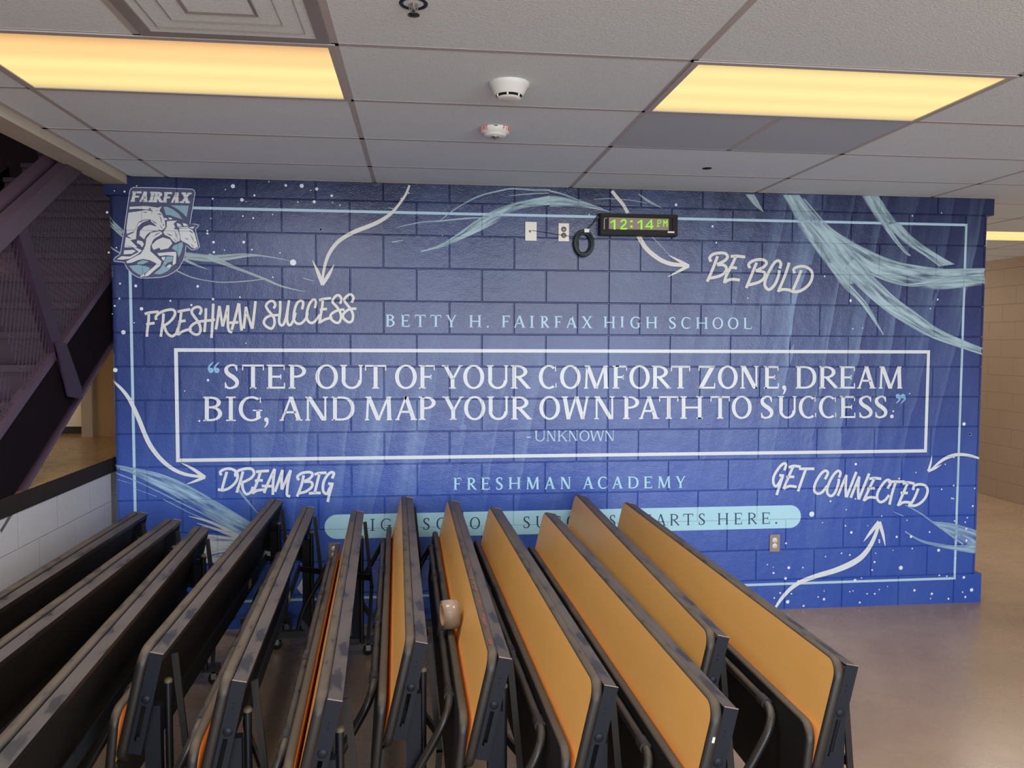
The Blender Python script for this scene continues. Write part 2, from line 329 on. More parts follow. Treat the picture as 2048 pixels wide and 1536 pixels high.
mb = MB(); mb.lathe([(0.0, -0.002), (0.026, -0.002), (0.03, 0.004), (0.03, 0.006)], (3.444, -0.653, H+0.0015), 24); mb.build('hole', M['slot'], ceiling, label='small dark round hole in the ceiling tile')
mb = MB(); mb.box(-0.013, 0.125, -7.2, -0.002, 2.708, 2.85); bevel(mb.build('trim_1', M['beam'], kind='structure'), 0.006)

# mural wall: real block joints cut between bevelled block faces, bullnose ends, square first and top course
def mural_wall():
    mb = MB(); B = 0.2032; g = 0.0055; dp = 0.008
    x_l, x_r = 0.05, 5.625
    for k in range(14):
        z0, z1 = k*B, min((k+1)*B, 2.775)
        xs = [x_l]+[i*B for i in range(1, 28) if (i % 2) != (k % 2)]+[x_r]
        xs = [x for x in xs if x_l <= x <= x_r]
        if k % 2 == 1: xs = sorted(xs+[15*B])            # straight control joint
        if xs[1]-xs[0] < 0.06: xs.pop(1)
        if xs[-1]-xs[-2] < 0.06: xs.pop(-2)
        for a, b in zip(xs[:-1], xs[1:]):
            ga = g if a > x_l else 0; gb = g if b < x_r else 0; gz0 = g if k else 0; gz1 = g if k < 13 else 0
            q = lambda s, y: [(a+ga*s, y, z0+gz0*s), (b-gb*s, y, z0+gz0*s), (b-gb*s, y, z1-gz1*s), (a+ga*s, y, z1-gz1*s)]
            f, bk = q(1, 0.0), q(0.25, dp); e = q(0, dp)
            mb.face(f)
            for i in range(4):
                mb.face([bk[i], bk[(i+1) % 4], f[(i+1) % 4], f[i]]); mb.face([e[i], e[(i+1) % 4], bk[(i+1) % 4], bk[i]])
    # ends
    def end(z0, z1, xo, rnd, sgn, xi):
        pts = [(xi, 0.0)]
        if rnd:
            r = 0.034
            for i in range(9):
                a = math.pi/2*i/8; pts.append((xo-sgn*r+sgn*r*math.sin(a), r-r*math.cos(a)))
        else: pts += [(xo, 0.0)]
        pts.append((xo, 0.2))
        lo = [(x, y, z0) for x, y in pts]; hi = [(x, y, z1) for x, y in pts]
        mb.grid([lo, hi] if sgn > 0 else [hi, lo], False, 0, rnd)
        mb.face([(x, y, z1) for x, y in pts+[(xi, 0.2)]]); mb.face([(x, y, z0) for x, y in reversed(pts+[(xi, 0.2)])])
    for sgn, xi, xb, xq in ((-1, x_l, 0.016, -0.008), (1, x_r, 5.657, 5.69)):
        for k in range(14):
            z0, z1 = k*B, min((k+1)*B, 2.775); sq = k in (0, 13)
            end(z0+(0.002 if k else 0), z1-0.002, xq if sq else xb, not sq, sgn, xi)
        mb.box(min(xi, xb-sgn*0.004), max(xi, xb-sgn*0.004), 0.04, 0.2, 0, 2.77)
    mb.box(x_l, x_r, dp+0.001, 0.2, 0, 2.775)
    return mb.build('wall_back', M['mural'], kind='structure', label='dark blue painted block wall carrying the mural')
wall = mural_wall()
# right corridor
mb = MB(); mb.box(8.49, 8.7, -9, 9, 0, 2.85); mb.build('wall_right', M['beige_block'], kind='structure')
mb = MB(); mb.box(5.0, 8.7, 7.0, 7.2, 0, 2.85); mb.build('wall_corridor_end', M['beige_block'], kind='structure')
# raised landing at left: low grey block wall, slab, room beyond
mb = MB(); mb.box(-0.2, -0.004, -6.5, -0.001, 0, 0.985); mb.box(-0.2, 0.3, 0.205, 0.3, 0, 0.98); mb.build('wall_left', M['grey_block'], kind='structure', label='low light grey painted block wall')
mb = MB(); mb.box(-3.5, -0.002, -6.5, -0.001, 0.985, 1.073, 1); mb.box(-3.5, 0.0, 0.001, 3.2, 0.985, 1.073, 1)
mb.face([(-3.5, -6.5, 1.0735), (-0.003, -6.5, 1.0735), (-0.003, 3.2, 1.0735), (-3.5, 3.2, 1.0735)], 0); mb.build('floor_landing', [M['landing'], M['slab']], kind='structure')
mb = MB(); mb.box(-1.75, -1.6, -7.2, 0.5, 1.073, 4.6); mb.box(-1.75, -1.6, 0.5, 3.2, 2.4, 4.6); mb.box(0.0, 0.12, -7.2, 3.2, 2.86, 4.6); mb.build('wall_stairwell', M['dark_block'], kind='structure')
mb = MB(); mb.box(-1.75, -0.02, 3.0, 3.2, 1.9, 4.6); mb.box(-3.5, 0.12, -7.2, 3.2, 4.6, 4.7); mb.build('ceiling_stairwell', M['dark_block'], kind='structure')
YB = 1.15
xa = lambda px, py=800, Y=YB: px_wall(px, py, -Y).x
mb = MB(); mb.box(xa(186), 0.0, YB, YB+0.1, 1.0735, 2.4); mb.build('wall_landing', M['warm_wall'], kind='structure')
mb = MB(); mb.box(xa(165, 800), xa(187), YB-0.03, YB+0.12, 1.0735, 2.4); mb.build('column', M['column'], kind='structure')
mb = MB(); mb.box(-2.2, xa(165), YB+0.25, YB+0.35, 1.0735, 2.4); mb.build('wall_recess', M['cream_wall'], kind='structure')
mb = MB(); mb.box(-2.2, xa(165), YB+0.22, YB+0.25, 1.0735, 1.125); mb.build('baseboard_landing', M['base'], kind='structure')

# ------------------------------------------------------------------ mural artwork (flat paint on the wall)
def P(x, y, k):
    o = 0.0008+0.0005*k; q = px_wall(x, y, o)
    if 0.21 < q.z < 2.63:                   # the paint follows the rounded wall ends
        r = .034
        for sg, x0 in ((1, 5.657-r), (-1, .016+r)):
            d = (q.x-x0)*sg
            if d > 0:
                a = math.asin(min(d/r, .95)); return (x0+sg*(r+o)*math.sin(a), r-(r+o)*math.cos(a), q.z)
    return (q.x, q.y, q.z)
def zoom(ox, oy, s): return lambda p: (ox+p[0]*s, oy+p[1]*s)
def poly(mb, pts, k, m=0): k += 0.0005*(len(mb.f) % 1600); mb.face([P(x, y, k) for x, y in pts], m)
def ribbon(mb, pts, w, k, m=0, smooth=True, n=6, closed=False):
    if isinstance(w, (int, float)): w = [w]*len(pts)
    q = [Vector((p[0], p[1], ww)) for p, ww in zip(pts, w)]; k += 0.0004*(len(mb.f) % 1600)
    if smooth and len(q) > 2: q = spline(q, n)
    L, R, uL, uR = [], [], [], []; acc = 0
    for i, p in enumerate(q):
        a = q[max(i-1, 0)]; b = q[min(i+1, len(q)-1)]
        if closed and i in (0, len(q)-1): a = q[-2]; b = q[1]
        d = Vector((b.x-a.x, b.y-a.y)); d = d.normalized() if d.length else Vector((1, 0)); nrm = Vector((-d.y, d.x))*max(p.z, 0.3)/2
        if i: acc += (Vector((p.x, p.y))-Vector((q[i-1].x, q[i-1].y))).length/40
        kk = k+.011*i/len(q); L.append(P(p.x+nrm.x, p.y+nrm.y, kk)); R.append(P(p.x-nrm.x, p.y-nrm.y, kk)); uL.append((acc, 0)); uR.append((acc, 1))
    mb.grid([L, R], False, m, False, [uL, uR])
def band(mb, A, Bp, k, m=0, n=40):
    def res(pts):
        q = spline([Vector((p[0], p[1], 0)) for p in pts], 8); cum = [0]
        for a, b in zip(q[:-1], q[1:]): cum.append(cum[-1]+(b-a).length)
        out = []; j = 0
        for i in range(n+1):
            t = cum[-1]*i/n
            while j < len(cum)-2 and cum[j+1] < t: j += 1
            f = (t-cum[j])/max(cum[j+1]-cum[j], 1e-9); out.append(q[j].lerp(q[j+1], min(f, 1)))
        return out, cum[-1]
    a, la = res(A); b, lb = res(Bp); rows = []; us = []
    for r in range(7):
        t = r/6; rows.append([P(p.x*(1-t)+q.x*t, p.y*(1-t)+q.y*t, k) for p, q in zip(a, b)]); us.append([(la*i/n/40, t) for i in range(n+1)])
    mb.grid(rows, False, m, False, us)
def part(mb, name, mat, label): return mb.build(name, mat, wall, label=label)

# --- serif lettering: every glyph drawn from stems, hairlines, bowls and serifs in a box w x 1
def glyph(ch, w, T=0.165, t=0.085, sf=0.06, sh=0.055):
    out = []
    R = lambda x0, x1, y0, y1: out.append([(x0, y0), (x1, y0), (x1, y1), (x0, y1)])
    def stem(x, top=True, bot=True, th=T, sl=sf, sr=sf):
        R(x-th/2, x+th/2, 0, 1)
        if bot: R(x-th/2-sl, x+th/2+sr, 0, sh)
        if top: R(x-th/2-sl, x+th/2+sr, 1-sh, 1)
    def line(x0, y0, x1, y1, th):           # slanted limb with horizontal thickness th
        out.append([(x0-th/2, y0), (x0+th/2, y0), (x1+th/2, y1), (x1-th/2, y1)])
    def ser(x, y, l=sf+T/2): R(x-l, x+l, 0 if y == 0 else 1-sh, sh if y == 0 else 1)
    def arc(cx, cy, rx, ry, a0, a1, tv=t, th=T, n=26, p=2.0):
        pts = []
        for i in range(n+1):
            a = math.radians(a0+(a1-a0)*i/n); c, s = math.cos(a), math.sin(a)
            ce = math.copysign(abs(c)**(2/p), c); se = math.copysign(abs(s)**(2/p), s)
            pts.append(((cx+rx*ce, cy+ry*se), (cx+max(rx-th, 0.01)*ce, cy+max(ry-tv, 0.01)*se)))
        for (o0, i0), (o1, i1) in zip(pts[:-1], pts[1:]): out.append([o0, o1, i1, i0])
    def path(pts, ws):
        q = spline([Vector((a[0], a[1], b)) for a, b in zip(pts, ws)], 6); L = []
        for i, p in enumerate(q):
            a = q[max(i-1, 0)]; b = q[min(i+1, len(q)-1)]; d = Vector((b.x-a.x, b.y-a.y)).normalized(); L.append(((p.x-d.y*p.z/2, p.y+d.x*p.z/2), (p.x+d.y*p.z/2, p.y-d.x*p.z/2)))
        for (a, b), (c, d) in zip(L[:-1], L[1:]): out.append([a, c, d, b])
    xs = sf+T/2
    if ch == 'I': stem(w/2, sl=max(w/2-T/2, 0), sr=max(w/2-T/2, 0))
    elif ch in 'EFL':
        stem(xs, sr=0.02 if ch != 'F' else sf)
        if ch in 'EF': R(xs, w-0.02, 1-t, 1); R(w-0.06, w-0.015, 0.78, 1); R(xs, w-0.16, 0.5-t/2, 0.5+t/2); R(w-0.2, w-0.155, 0.40, 0.60)
        if ch in 'EL': R(xs, w-0.01, 0, t); R(w-0.05, w, 0, 0.24)
    elif ch == 'T': stem(w/2, top=False); R(0.02, w-0.02, 1-t, 1); R(0, 0.05, 0.76, 1); R(w-0.05, w, 0.76, 1)
    elif ch == 'H': stem(xs); stem(w-xs); R(xs, w-xs, 0.5-t/2, 0.5+t/2)
    elif ch in 'BPRD':
        stem(xs, sr=0.02 if ch in 'BD' else sf); e = w-0.0
        if ch == 'D': R(xs, w*0.42, 1-t, 1); R(xs, w*0.42, 0, t); arc(w*0.42, 0.5, w*0.58, 0.5, -90, 90, p=2.25)
        else:
            lo = 0.52 if ch == 'B' else 0.46; k = w*(0.40 if ch != 'R' else 0.36); e = w*(0.93 if ch == 'B' else 1.0 if ch == 'P' else 0.86)
            R(xs, k, 1-t, 1); R(xs, k, lo, lo+t); arc(k, (1+lo)/2, e-k, (1-lo)/2, -90, 90)
            if ch == 'B': R(xs, k, 0, t); arc(k, (lo+t)/2, w-k, (lo+t)/2, -90, 90)
            if ch == 'R': line(w-sf*0.9, 0, k+0.02, lo+t*0.6, T*1.15); R(w-sf-0.10, w+0.02, 0, sh)
    elif ch == 'O': arc(w/2, 0.5, w/2, 0.515, 0, 360, p=2.05, n=44)
    elif ch in 'CG':
        arc(w*0.56, 0.5, w*0.56, 0.515, 52, 305 if ch == 'C' else 320, p=2.05, n=36); R(w-0.08, w-0.035, 0.74, 0.97)
        if ch == 'C': R(w-0.06, w-0.015, 0.05, 0.24)
        else: R(w-0.06-T, w-0.06, 0.08, 0.46); R(w-0.2-T, w+0.02, 0.46-sh, 0.46)
    elif ch == 'S':
        path([(w*.86, .80), (w*.72, .955), (w*.48, .97), (w*.2, .88), (w*.17, .72), (w*.34, .585), (w*.64, .46), (w*.86, .30), (w*.80, .12), (w*.5, .03), (w*.24, .05), (w*.10, .20)],
             [t*.8, t, t*1.05, T*.8, T, T*1.05, T*1.1, T, T*.8, t*1.05, t, t*.8])
        R(w*.84-0.02, w*.84+0.03, 0.74, 0.98); R(w*.07, w*.07+0.05, 0.02, 0.26)
    elif ch == 'A': line(xs*0.85, 0, w/2, 1, t*1.15); line(w-xs*1.05, 0, w/2, 1, T*1.1); R(w*.26, w*.74, 0.31, 0.31+t); ser(xs*0.85, 0, sf+0.03); ser(w-xs*1.05, 0)
    elif ch in 'VW':
        n = 1 if ch == 'V' else 2; ww = w/n
        for i in range(n):
            o = i*ww; line(o+ww*.5, 0, o+(xs if i == 0 else ww*.06), 1, T*1.05); line(o+ww*.5+0.01, 0, o+ww-(xs*.8 if i == n-1 else -ww*.02), 1, t*1.2)
        ser(xs, 1); ser(w-xs*.8, 1, sf+.03)
    elif ch == 'Y': stem(w/2, top=False); out[0] = [(w/2-T/2, 0), (w/2+T/2, 0), (w/2+T/2, .45), (w/2-T/2, .45)]; line(w/2, .40, xs, 1, T*1.05); line(w/2+.02, .40, w-xs*.8, 1, t*1.25); ser(xs, 1); ser(w-xs*.8, 1, sf+.03)
    elif ch == 'X': line(xs, 1, w-xs, 0, T*1.15); line(xs*.9, 0, w-xs*.9, 1, t*1.3); ser(xs, 1); ser(w-xs, 1); ser(xs, 0); ser(w-xs, 0)
    elif ch == 'K': stem(xs); line(w-xs, 1, xs+T*.3, .42, t*1.3); line(w-xs*.7, 0, w*.42, .58, T*1.15); ser(w-xs, 1); ser(w-xs*.7, 0)
    elif ch == 'Z': R(.03, w-.02, 1-t, 1); R(.02, w, 0, t); line(.1, 0, w-.1, 1, T*1.25); R(.02, .065, .78, 1); R(w-.05, w, 0, .24)
    elif ch == 'N': R(xs-t/2, xs+t/2, 0, 1); R(w-xs-t/2, w-xs+t/2, 0, 1); line(w-xs-T*.3, 0, xs+T*.2, 1, T*1.2); ser(xs, 0, sf+.04); ser(w-xs, 1, sf+.04); R(xs-sf-.04, xs+.02, 1-sh, 1)
    elif ch == 'M': line(xs, 0, xs+.05, 1, t*1.1); line(w-xs-.02, 0, w-xs-.05, 1, T); line(w/2, 0, xs+.07, 1, T*1.1); line(w/2, 0, w-xs-.07, 1, t*1.2); ser(xs, 0, sf+.03); ser(w-xs-.02, 0, sf+.05); R(xs-.06, xs+.1, 1-sh, 1); R(w-xs-.1, w-xs+.06, 1-sh, 1)
    elif ch == 'U': arc(w/2, .36, w/2-sf, .375, 180, 360, t*1.1, T*.9); R(sf, sf+T, .36, 1); R(w-sf-t*1.1, w-sf, .36, 1); ser(sf+T/2, 1); ser(w-sf-t*.55, 1, sf+.03)
    elif ch == '.': arc(w/2, .06, .085, .085, 0, 360, .084, .084)
    elif ch == '-': R(0, w, .35, .35+t*1.3)
    elif ch == ',': arc(w*.5, .05, .09, .09, 0, 360, .089, .089); path([(w*.62, .08), (w*.66, -.06), (w*.45, -.20), (w*.2, -.27)], [.10, .09, .06, .02])
    elif ch in '<>':                        # opening / closing quotation mark halves
        s = 1 if ch == '>' else -1; a = w/2
        for c in (w*.27, w*.77):
            out_c = (c, .89 if s > 0 else .66)
            arc(out_c[0], out_c[1], .095, .095, 0, 360, .094, .094)
            path([(c+s*.075, out_c[1]), (c+s*.07, out_c[1]-s*.12), (c, out_c[1]-s*.22), (c-s*.09, out_c[1]-s*.30)], [.07, .08, .06, .02])
    return out
def text(mb, items, base, top, k, shear=0.0, m=0, **kw):
    (bx0, by0), (bx1, by1) = base; (tx0, ty0), (tx1, ty1) = top
    for ch, x0, x1 in items:
        xm = (x0+x1)/2; cap = (by0+(by1-by0)*(xm-bx0)/(bx1-bx0))-(ty0+(ty1-ty0)*(xm-tx0)/(tx1-tx0)); w = (x1-x0)/cap
        for pg in glyph(ch, w, **kw):
            q = []
            for u, v in pg:
                x = x0+u*cap+shear*v*cap; yb = by0+(by1-by0)*(x-bx0)/(bx1-bx0); yt = ty0+(ty1-ty0)*(x-tx0)/(tx1-tx0); q.append((x, yb+(yt-yb)*v))
            poly(mb, q, k, m)
def L(s, ox, sc): return [(a, ox+float(b)*sc, ox+float(c)*sc) for a, b, c in (e.split('/') for e in s.split())]
Z = 460/2048
l1 = L('S/1102/1238 T/1265/1460 E/1485/1648 P/1680/1835', 200, Z)+[('O', 630.8, 675.9)]+L('U/180/385 T/400/590 O/668/862 F/882/1025 Y/1085/1275 O/1275/1462 U/1485/1680 R/1700/1870', 640, Z)+[('C', 1077.5, 1113.7)]
l1 += L('O/178/362 M/380/620 F/645/778 O/795/977 R/995/1162 T/1165/1337 Z/1408/1560 O/1583/1760 N/1775/1955', 1080, Z)+[('E', 1527.4, 1557.6)]+L(',/100/152 D/228/413 R/437/607 E/618/757 A/768/945 M/957/1187', 1540, Z)
l2 = L('B/920/1088 I/1122/1208 G/1235/1440 ,/1450/1512 A/1592/1805', 200, Z)+[('N', 608.8, 657.5)]+L('D/103/308 M/388/652 A/663/868 P/880/1030 Y/1090/1282 O/1283/1472 U/1490/1683 R/1703/1880', 640, Z)+[('O', 1078.6, 1120)]
l2 += L('W/190/445 N/475/672 P/740/882 A/875/1062 T/1060/1232 H/1250/1450 T/1517/1690 O/1707/1885', 1080, Z)+[('S', 1520.2, 1546.7)]+L('U/70/240 C/255/412 C/435/592 E/622/760 S/787/915 S/930/1045 ./1065/1105', 1540, Z)
mb = MB(); text(mb, l1, ((440, 777.4), (1800, 777.2)), ((440, 729), (1800, 732.7)), 4); text(mb, l2, ((410, 842.3), (1790, 835.5)), ((410, 793.3), (1790, 792.2)), 4)
part(mb, 'quote_lettering', M['white'], 'white serif quotation in two lines inside the white box')
mb = MB(); text(mb, [('<', 415.6, 439.2)], ((410, 777.4), (450, 777.4)), ((410, 722), (450, 722)), 4); text(mb, [('>', 1790.5, 1810.3)], ((1780, 835.5), (1820, 835.5)), ((1780, 787), (1820, 787)), 4)
part(mb, 'quotation_mark', M['quote'], 'blue quotation marks at both ends of the quote')
sn = L('B/587/665 E/722/797 T/845/940 T/983/1080 Y/1120/1218 H/1330/1435 ./1480/1508 F/1620/1692 A/1722/1830 I/1868/1905', 640, Z)+[('R', 1081.3, 1098)]+L('F/130/197 A/230/330 X/370/465 H/567/668 I/715/748 G/803/893 H/943/1043 S/1147/1210 C/1257/1340 H/1390/1493 O/1535/1630 O/1672/1767 L/1812/1885', 1080, Z)
mb = MB(); text(mb, sn, ((771, 653.6), (1503, 658.3)), ((771, 628.8), (1503, 635.6)), 4, T=.165)
part(mb, 'school_name_lettering', M['blue'], 'light blue spaced serif school name above the quote box')
fa = L('F/1190/1260 R/1310/1392 E/1437/1512 S/1565/1627 H/1680/1785 M/1833/1955', 640, Z)+L('A/38/135 N/180/277 A/380/477 C/515/600 A/640/738 D/782/877 E/925/998 M/1045/1165 Y/1205/1297', 1080, Z)
mb = MB(); text(mb, fa, ((907, 980), (1371, 975.9)), ((907, 955.5), (1371, 952.3)), 4, T=.165)
part(mb, 'academy_lettering', M['pale'], 'light blue spaced serif words below the quote box')
un = [('-', 1053.3, 1061.8), ('U', 1069.6, 1090.3)]+L('N/58/143 K/158/243 N/253/340 O/352/440 W/443/572 N/575/663', 1080, Z)
mb = MB(); text(mb, un, ((1053, 882.8), (1229, 882)), ((1053, 861.4), (1229, 861.2)), 4, T=.13, t=.07)
part(mb, 'attribution_lettering', M['blue'], 'small light blue attribution under the quote')
# pill
a = px_wall(649, 1050, .0008); b = px_wall(1601.6, 1036, .0008); zc = (px_wall(700, 1050.5).z+px_wall(1570, 1035.6).z)/2; hh = (px_wall(1500, 1013.8).z-px_wall(1500, 1059.6).z)/2
mb = MB(); pts = []
for i in range(25): an = math.pi/2+math.pi*i/24; pts.append((a.x+hh+hh*math.cos(an), -0.0014, zc+hh*math.sin(an)))
for i in range(25): an = -math.pi/2+math.pi*i/24; pts.append((b.x-hh+hh*math.cos(an), -0.0014, zc+hh*math.sin(an)))
mb.face(pts); part(mb, 'banner', M['pale'], 'pale blue rounded banner shape low on the wall')
pl = [('H', 704, 724), ('I', 740.6, 749.8), ('G', 761.6, 782), ('H', 795.5, 817), ('S', 846, 859.5), ('C', 873, 891), ('H', 905, 926), ('O', 940, 960), ('O', 973, 993), ('L', 1007, 1023), ('S', 1046.5, 1060), ('U', 1072, 1092), ('C', 1105, 1122), ('C', 1134, 1151), ('E', 1166, 1182), ('S', 1194, 1207), ('S', 1219, 1231),
      ('S', 1257, 1270), ('T', 1283, 1302), ('A', 1311, 1332)]+L('R/862/937 T/970/1050 S/1093/1148 H/1252/1338 E/1388/1450 R/1498/1572 E/1613/1678 ./1715/1747', 1130, 500/2048)
mb = MB(); text(mb, pl, ((745, 1061.5), (1535, 1047.6)), ((745, 1037.8), (1535, 1024.9)), 3, T=.12, t=.06)
part(mb, 'banner_lettering', M['ink'], 'dark blue spaced serif words on the pale banner')
# frame lines
def frame(corners, w, k, name, mat, label):
    mb = MB(); q = [px_wall(*c) for c in corners]
    x0 = (q[0].x+q[3].x)/2; x1 = (q[1].x+q[2].x)/2; z1 = (q[0].z+q[1].z)/2; z0 = (q[2].z+q[3].z)/2; y = -(0.0008+0.0005*k); h = w/2
    R = lambda a, b, c, d: mb.face([(a, y, c), (b, y, c), (b, y, d), (a, y, d)])
    R(x0-h, x1+h, z1-h, z1+h); R(x0-h, x1+h, z0-h, z0+h); R(x0-h, x0+h, z0+h, z1-h); R(x1-h, x1+h, z0+h, z1-h)
    return part(mb, name, mat, label)
frame([(257, 409.7), (1934, 453), (1907, 1157), (275, 1209)], 0.0165, 1, 'border_line', M['blue'], 'thin light blue rectangle line around the whole mural')
frame([(352.5, 697.5), (1858, 706), (1849, 904), (355.5, 918)], 0.0215, 3, 'quote_box', M['white'], 'white rectangle drawn around the quotation')

# --- brush lettering and arrows, traced as strokes
def strokes(mb, f, s, lst, w, k):
    for st in lst: ribbon(mb, [f(p) for p in st], w*s, k, n=5)
S = 240/2048; mb = MB()
strokes(mb, zoom(280, 590, S), S, [[(80,325),(160,300),(320,285)],[(150,310),(145,450),(125,600),(118,712)],[(105,502),(180,488),(250,478)],[(280,425),(272,370),(330,310),(440,262),(560,252),(600,310),(560,400),(480,480),(400,525)],[(400,315),(395,430),(370,600),(355,712)],[(415,530),(450,630),(510,690),(560,700),(620,650),(650,560)],
    [(640,285),(740,265),(860,245)],[(705,280),(690,400),(660,560),(650,690)],[(655,465),(720,445),(780,438)],[(650,680),(720,625),(830,590),(880,600)],[(1015,335),(1045,270),(1030,220),(980,203),(910,230),(882,290),(920,360),(980,440),(1025,530),(1030,620),(990,670),(930,668),(860,620),(850,570),(900,505),(980,462),(1080,445),(1200,432),(1280,418)],
    [(1125,225),(1120,400),(1100,632)],[(1250,148),(1240,400),(1220,732)],[(1295,588),(1320,450),(1355,185)],[(1355,190),(1380,350),(1412,535)],[(1412,535),(1460,350),(1500,175)],[(1505,180),(1500,400),(1505,560),(1530,622),(1575,637)],
    [(1565,595),(1620,400),(1685,140)],[(1690,150),(1710,400),(1735,610)],[(1525,475),(1680,465)],[(1768,575),(1790,400),(1810,200)],[(1810,205),(1850,380),(1915,575)],[(1918,575),(1945,350),(1972,105)]], 46, 5)
S = 210/2048
strokes(mb, zoom(510, 580, S), S, [[(365,360),(395,290),(370,232),(320,212),(260,240),(215,310),(260,400),(330,480),(375,560),(380,660),(340,740),(290,748),(210,700),(172,630),(210,550),(300,500),(400,492),(480,485)],[(492,212),(490,400),(472,600),(500,682),(550,675),(600,560),(640,350),(665,198)],[(645,330),(625,560),(650,672),(700,675),(760,560),(790,440)],
    [(918,378),(940,280),(930,225),(880,212),(820,260),(770,400),(755,560),(800,640),(870,660),(940,620),(1000,540),(1025,440)],[(1168,352),(1190,260),(1180,203),(1130,192),(1070,260),(1020,400),(1010,540),(1050,620),(1110,642),(1180,600),(1265,480)],[(1245,205),(1340,175),(1485,160)],[(1325,185),(1310,330),(1280,500),(1258,655)],[(1262,392),(1340,375),(1405,368)],[(1260,640),(1350,580),(1450,550),(1510,545)],
    [(1660,268),(1685,180),(1650,112),(1590,108),(1530,170),(1515,240),(1580,310),(1650,410),(1680,520),(1650,620),(1600,640),(1530,610),(1470,540),(1490,470),(1580,410),(1680,385),(1745,385)],[(1885,245),(1922,160),(1890,100),(1840,88),(1770,140),(1740,200),(1800,290),(1870,380),(1910,480),(1900,590),(1850,628),(1790,610),(1720,540),(1730,460),(1810,390),(1900,365),(1978,365)]], 50, 5)
part(mb, 'brush_lettering', M['cream'], 'off white brush lettered words at upper left')
S = 240/2048; mb = MB()
strokes(mb, zoom(1400, 490, S), S, [[(188,285),(165,220),(220,160),(330,135),(430,145),(470,200),(430,260),(340,310),(290,330)],[(300,190),(220,400),(122,625)],[(290,335),(400,342),(450,390),(430,460),(330,530),(150,568)],[(520,195),(620,190),(772,205)],[(612,195),(540,350),(450,520),(412,650)],[(495,392),(560,385),(630,395)],[(415,640),(480,600),(560,585),(680,598)],
    [(852,395),(830,330),(900,272),(1010,247),(1100,260),(1135,310),(1090,370),(1000,420),(950,440)],[(965,300),(880,510),(788,735)],[(950,440),(1060,452),(1108,490),(1088,570),(990,640),(825,682)],[(1360,402),(1380,320),(1340,267),(1270,302),(1190,430),(1120,580),(1107,690),(1160,758),(1220,738),(1290,650),(1340,520),(1355,428)],[(1522,300),(1450,520),(1333,800)],[(1335,780),(1430,757),(1555,775)],
    [(1612,485),(1600,412),(1680,370),(1790,370),(1890,430),(1918,530),(1868,660),(1760,758),(1650,798),(1540,785)],[(1727,430),(1660,600),(1588,765)]], 50, 5)
part(mb, 'brush_lettering', M['cream'], 'off white brush lettered words right of the clock')
S = 255/2048; mb = MB()
strokes(mb, zoom(425, 920, S), S, [[(142,245),(125,190),(200,147),(290,142),(370,180),(405,260),(370,360),(270,450),(170,485),(85,472)],[(230,190),(190,330),(150,475)],[(372,268),(370,210),(440,162),(560,137),(640,152),(668,220),(620,290),(530,340),(470,362)],[(490,182),(450,330),(388,525)],[(475,370),(490,470),(530,540),(570,545),(620,510),(650,430)],[(698,190),(790,180),(908,173)],[(770,195),(730,320),(680,450),(640,545)],[(680,337),(740,325),(808,330)],[(640,535),(720,490),(865,473)],
    [(828,530),(900,350),(1000,140)],[(1000,150),(975,350),(970,560)],[(790,415),(860,420),(960,420)],[(1003,510),(1060,350),(1125,158)],[(1125,165),(1110,300),(1112,475)],[(1115,475),(1190,300),(1257,162)],[(1255,170),(1215,350),(1195,520),(1205,572),(1248,582)],[(1388,325),(1365,270),(1420,220),(1500,197),(1580,200),(1605,240),(1560,300),(1480,340)],[(1465,245),(1430,400),(1358,588)],[(1470,350),(1570,350),(1605,390),(1580,450),(1490,510),(1380,535)],
    [(1638,232),(1720,210),(1832,205)],[(1720,215),(1680,370),(1640,535)],[(1548,537),(1640,530),(1740,530)],[(1920,298),(1950,220),(1910,197),(1850,240),(1790,340),(1772,450),(1790,520),(1840,540),(1880,460),(1930,382)],[(1858,380),(1945,385)],[(1925,390),(1880,540),(1850,675)]], 44, 5)
part(mb, 'brush_lettering', M['white'], 'white brush lettered words at lower left')
S = 330/2048; mb = MB()
strokes(mb, zoom(1535, 915, S), S, [[(208,160),(230,90),(200,75),(140,130),(80,230),(72,310),(100,358),(140,320),(190,230)],[(145,220),(205,225)],[(190,230),(150,350),(113,465)],[(262,125),(320,105),(412,115)],[(320,110),(270,220),(198,395)],[(232,240),(332,240)],[(200,390),(270,355),(362,365)],[(390,140),(480,140),(582,140)],[(475,145),(430,270),(378,420)],[(713,270),(750,190),(710,165),(650,220),(590,330),(582,410),(620,448),(680,428),(740,350)],
    [(888,250),(905,190),(870,167),(810,230),(750,350),(742,440),(790,478),(840,430),(880,320),(885,262)],[(872,475),(920,360),(980,215)],[(978,220),(970,350),(975,495)],[(980,495),(1040,340),(1102,178)],[(1032,500),(1080,380),(1140,235)],[(1138,240),(1125,380),(1130,520)],[(1132,520),(1200,350),(1262,198)],[(1262,265),(1330,255),(1412,265)],[(1330,255),(1270,370),(1193,540)],[(1235,385),(1332,380)],[(1195,535),(1260,495),(1345,500)],
    [(1488,385),(1530,310),(1490,277),(1430,330),(1370,430),(1362,510),(1400,553),(1460,528),(1510,465)],[(1495,300),(1600,300),(1705,300)],[(1592,305),(1550,430),(1513,585)],[(1678,325),(1740,310),(1825,325)],[(1742,312),(1690,430),(1618,600)],[(1652,440),(1742,440)],[(1620,595),(1690,555),(1775,560)],[(1808,405),(1820,352),(1890,332),(1960,352),(1988,410),(1958,500),(1890,570),(1820,598),(1745,590)],[(1872,385),(1830,490),(1778,582)]], 33, 5)
part(mb, 'brush_lettering', M['white'], 'white brush lettered words at lower right')
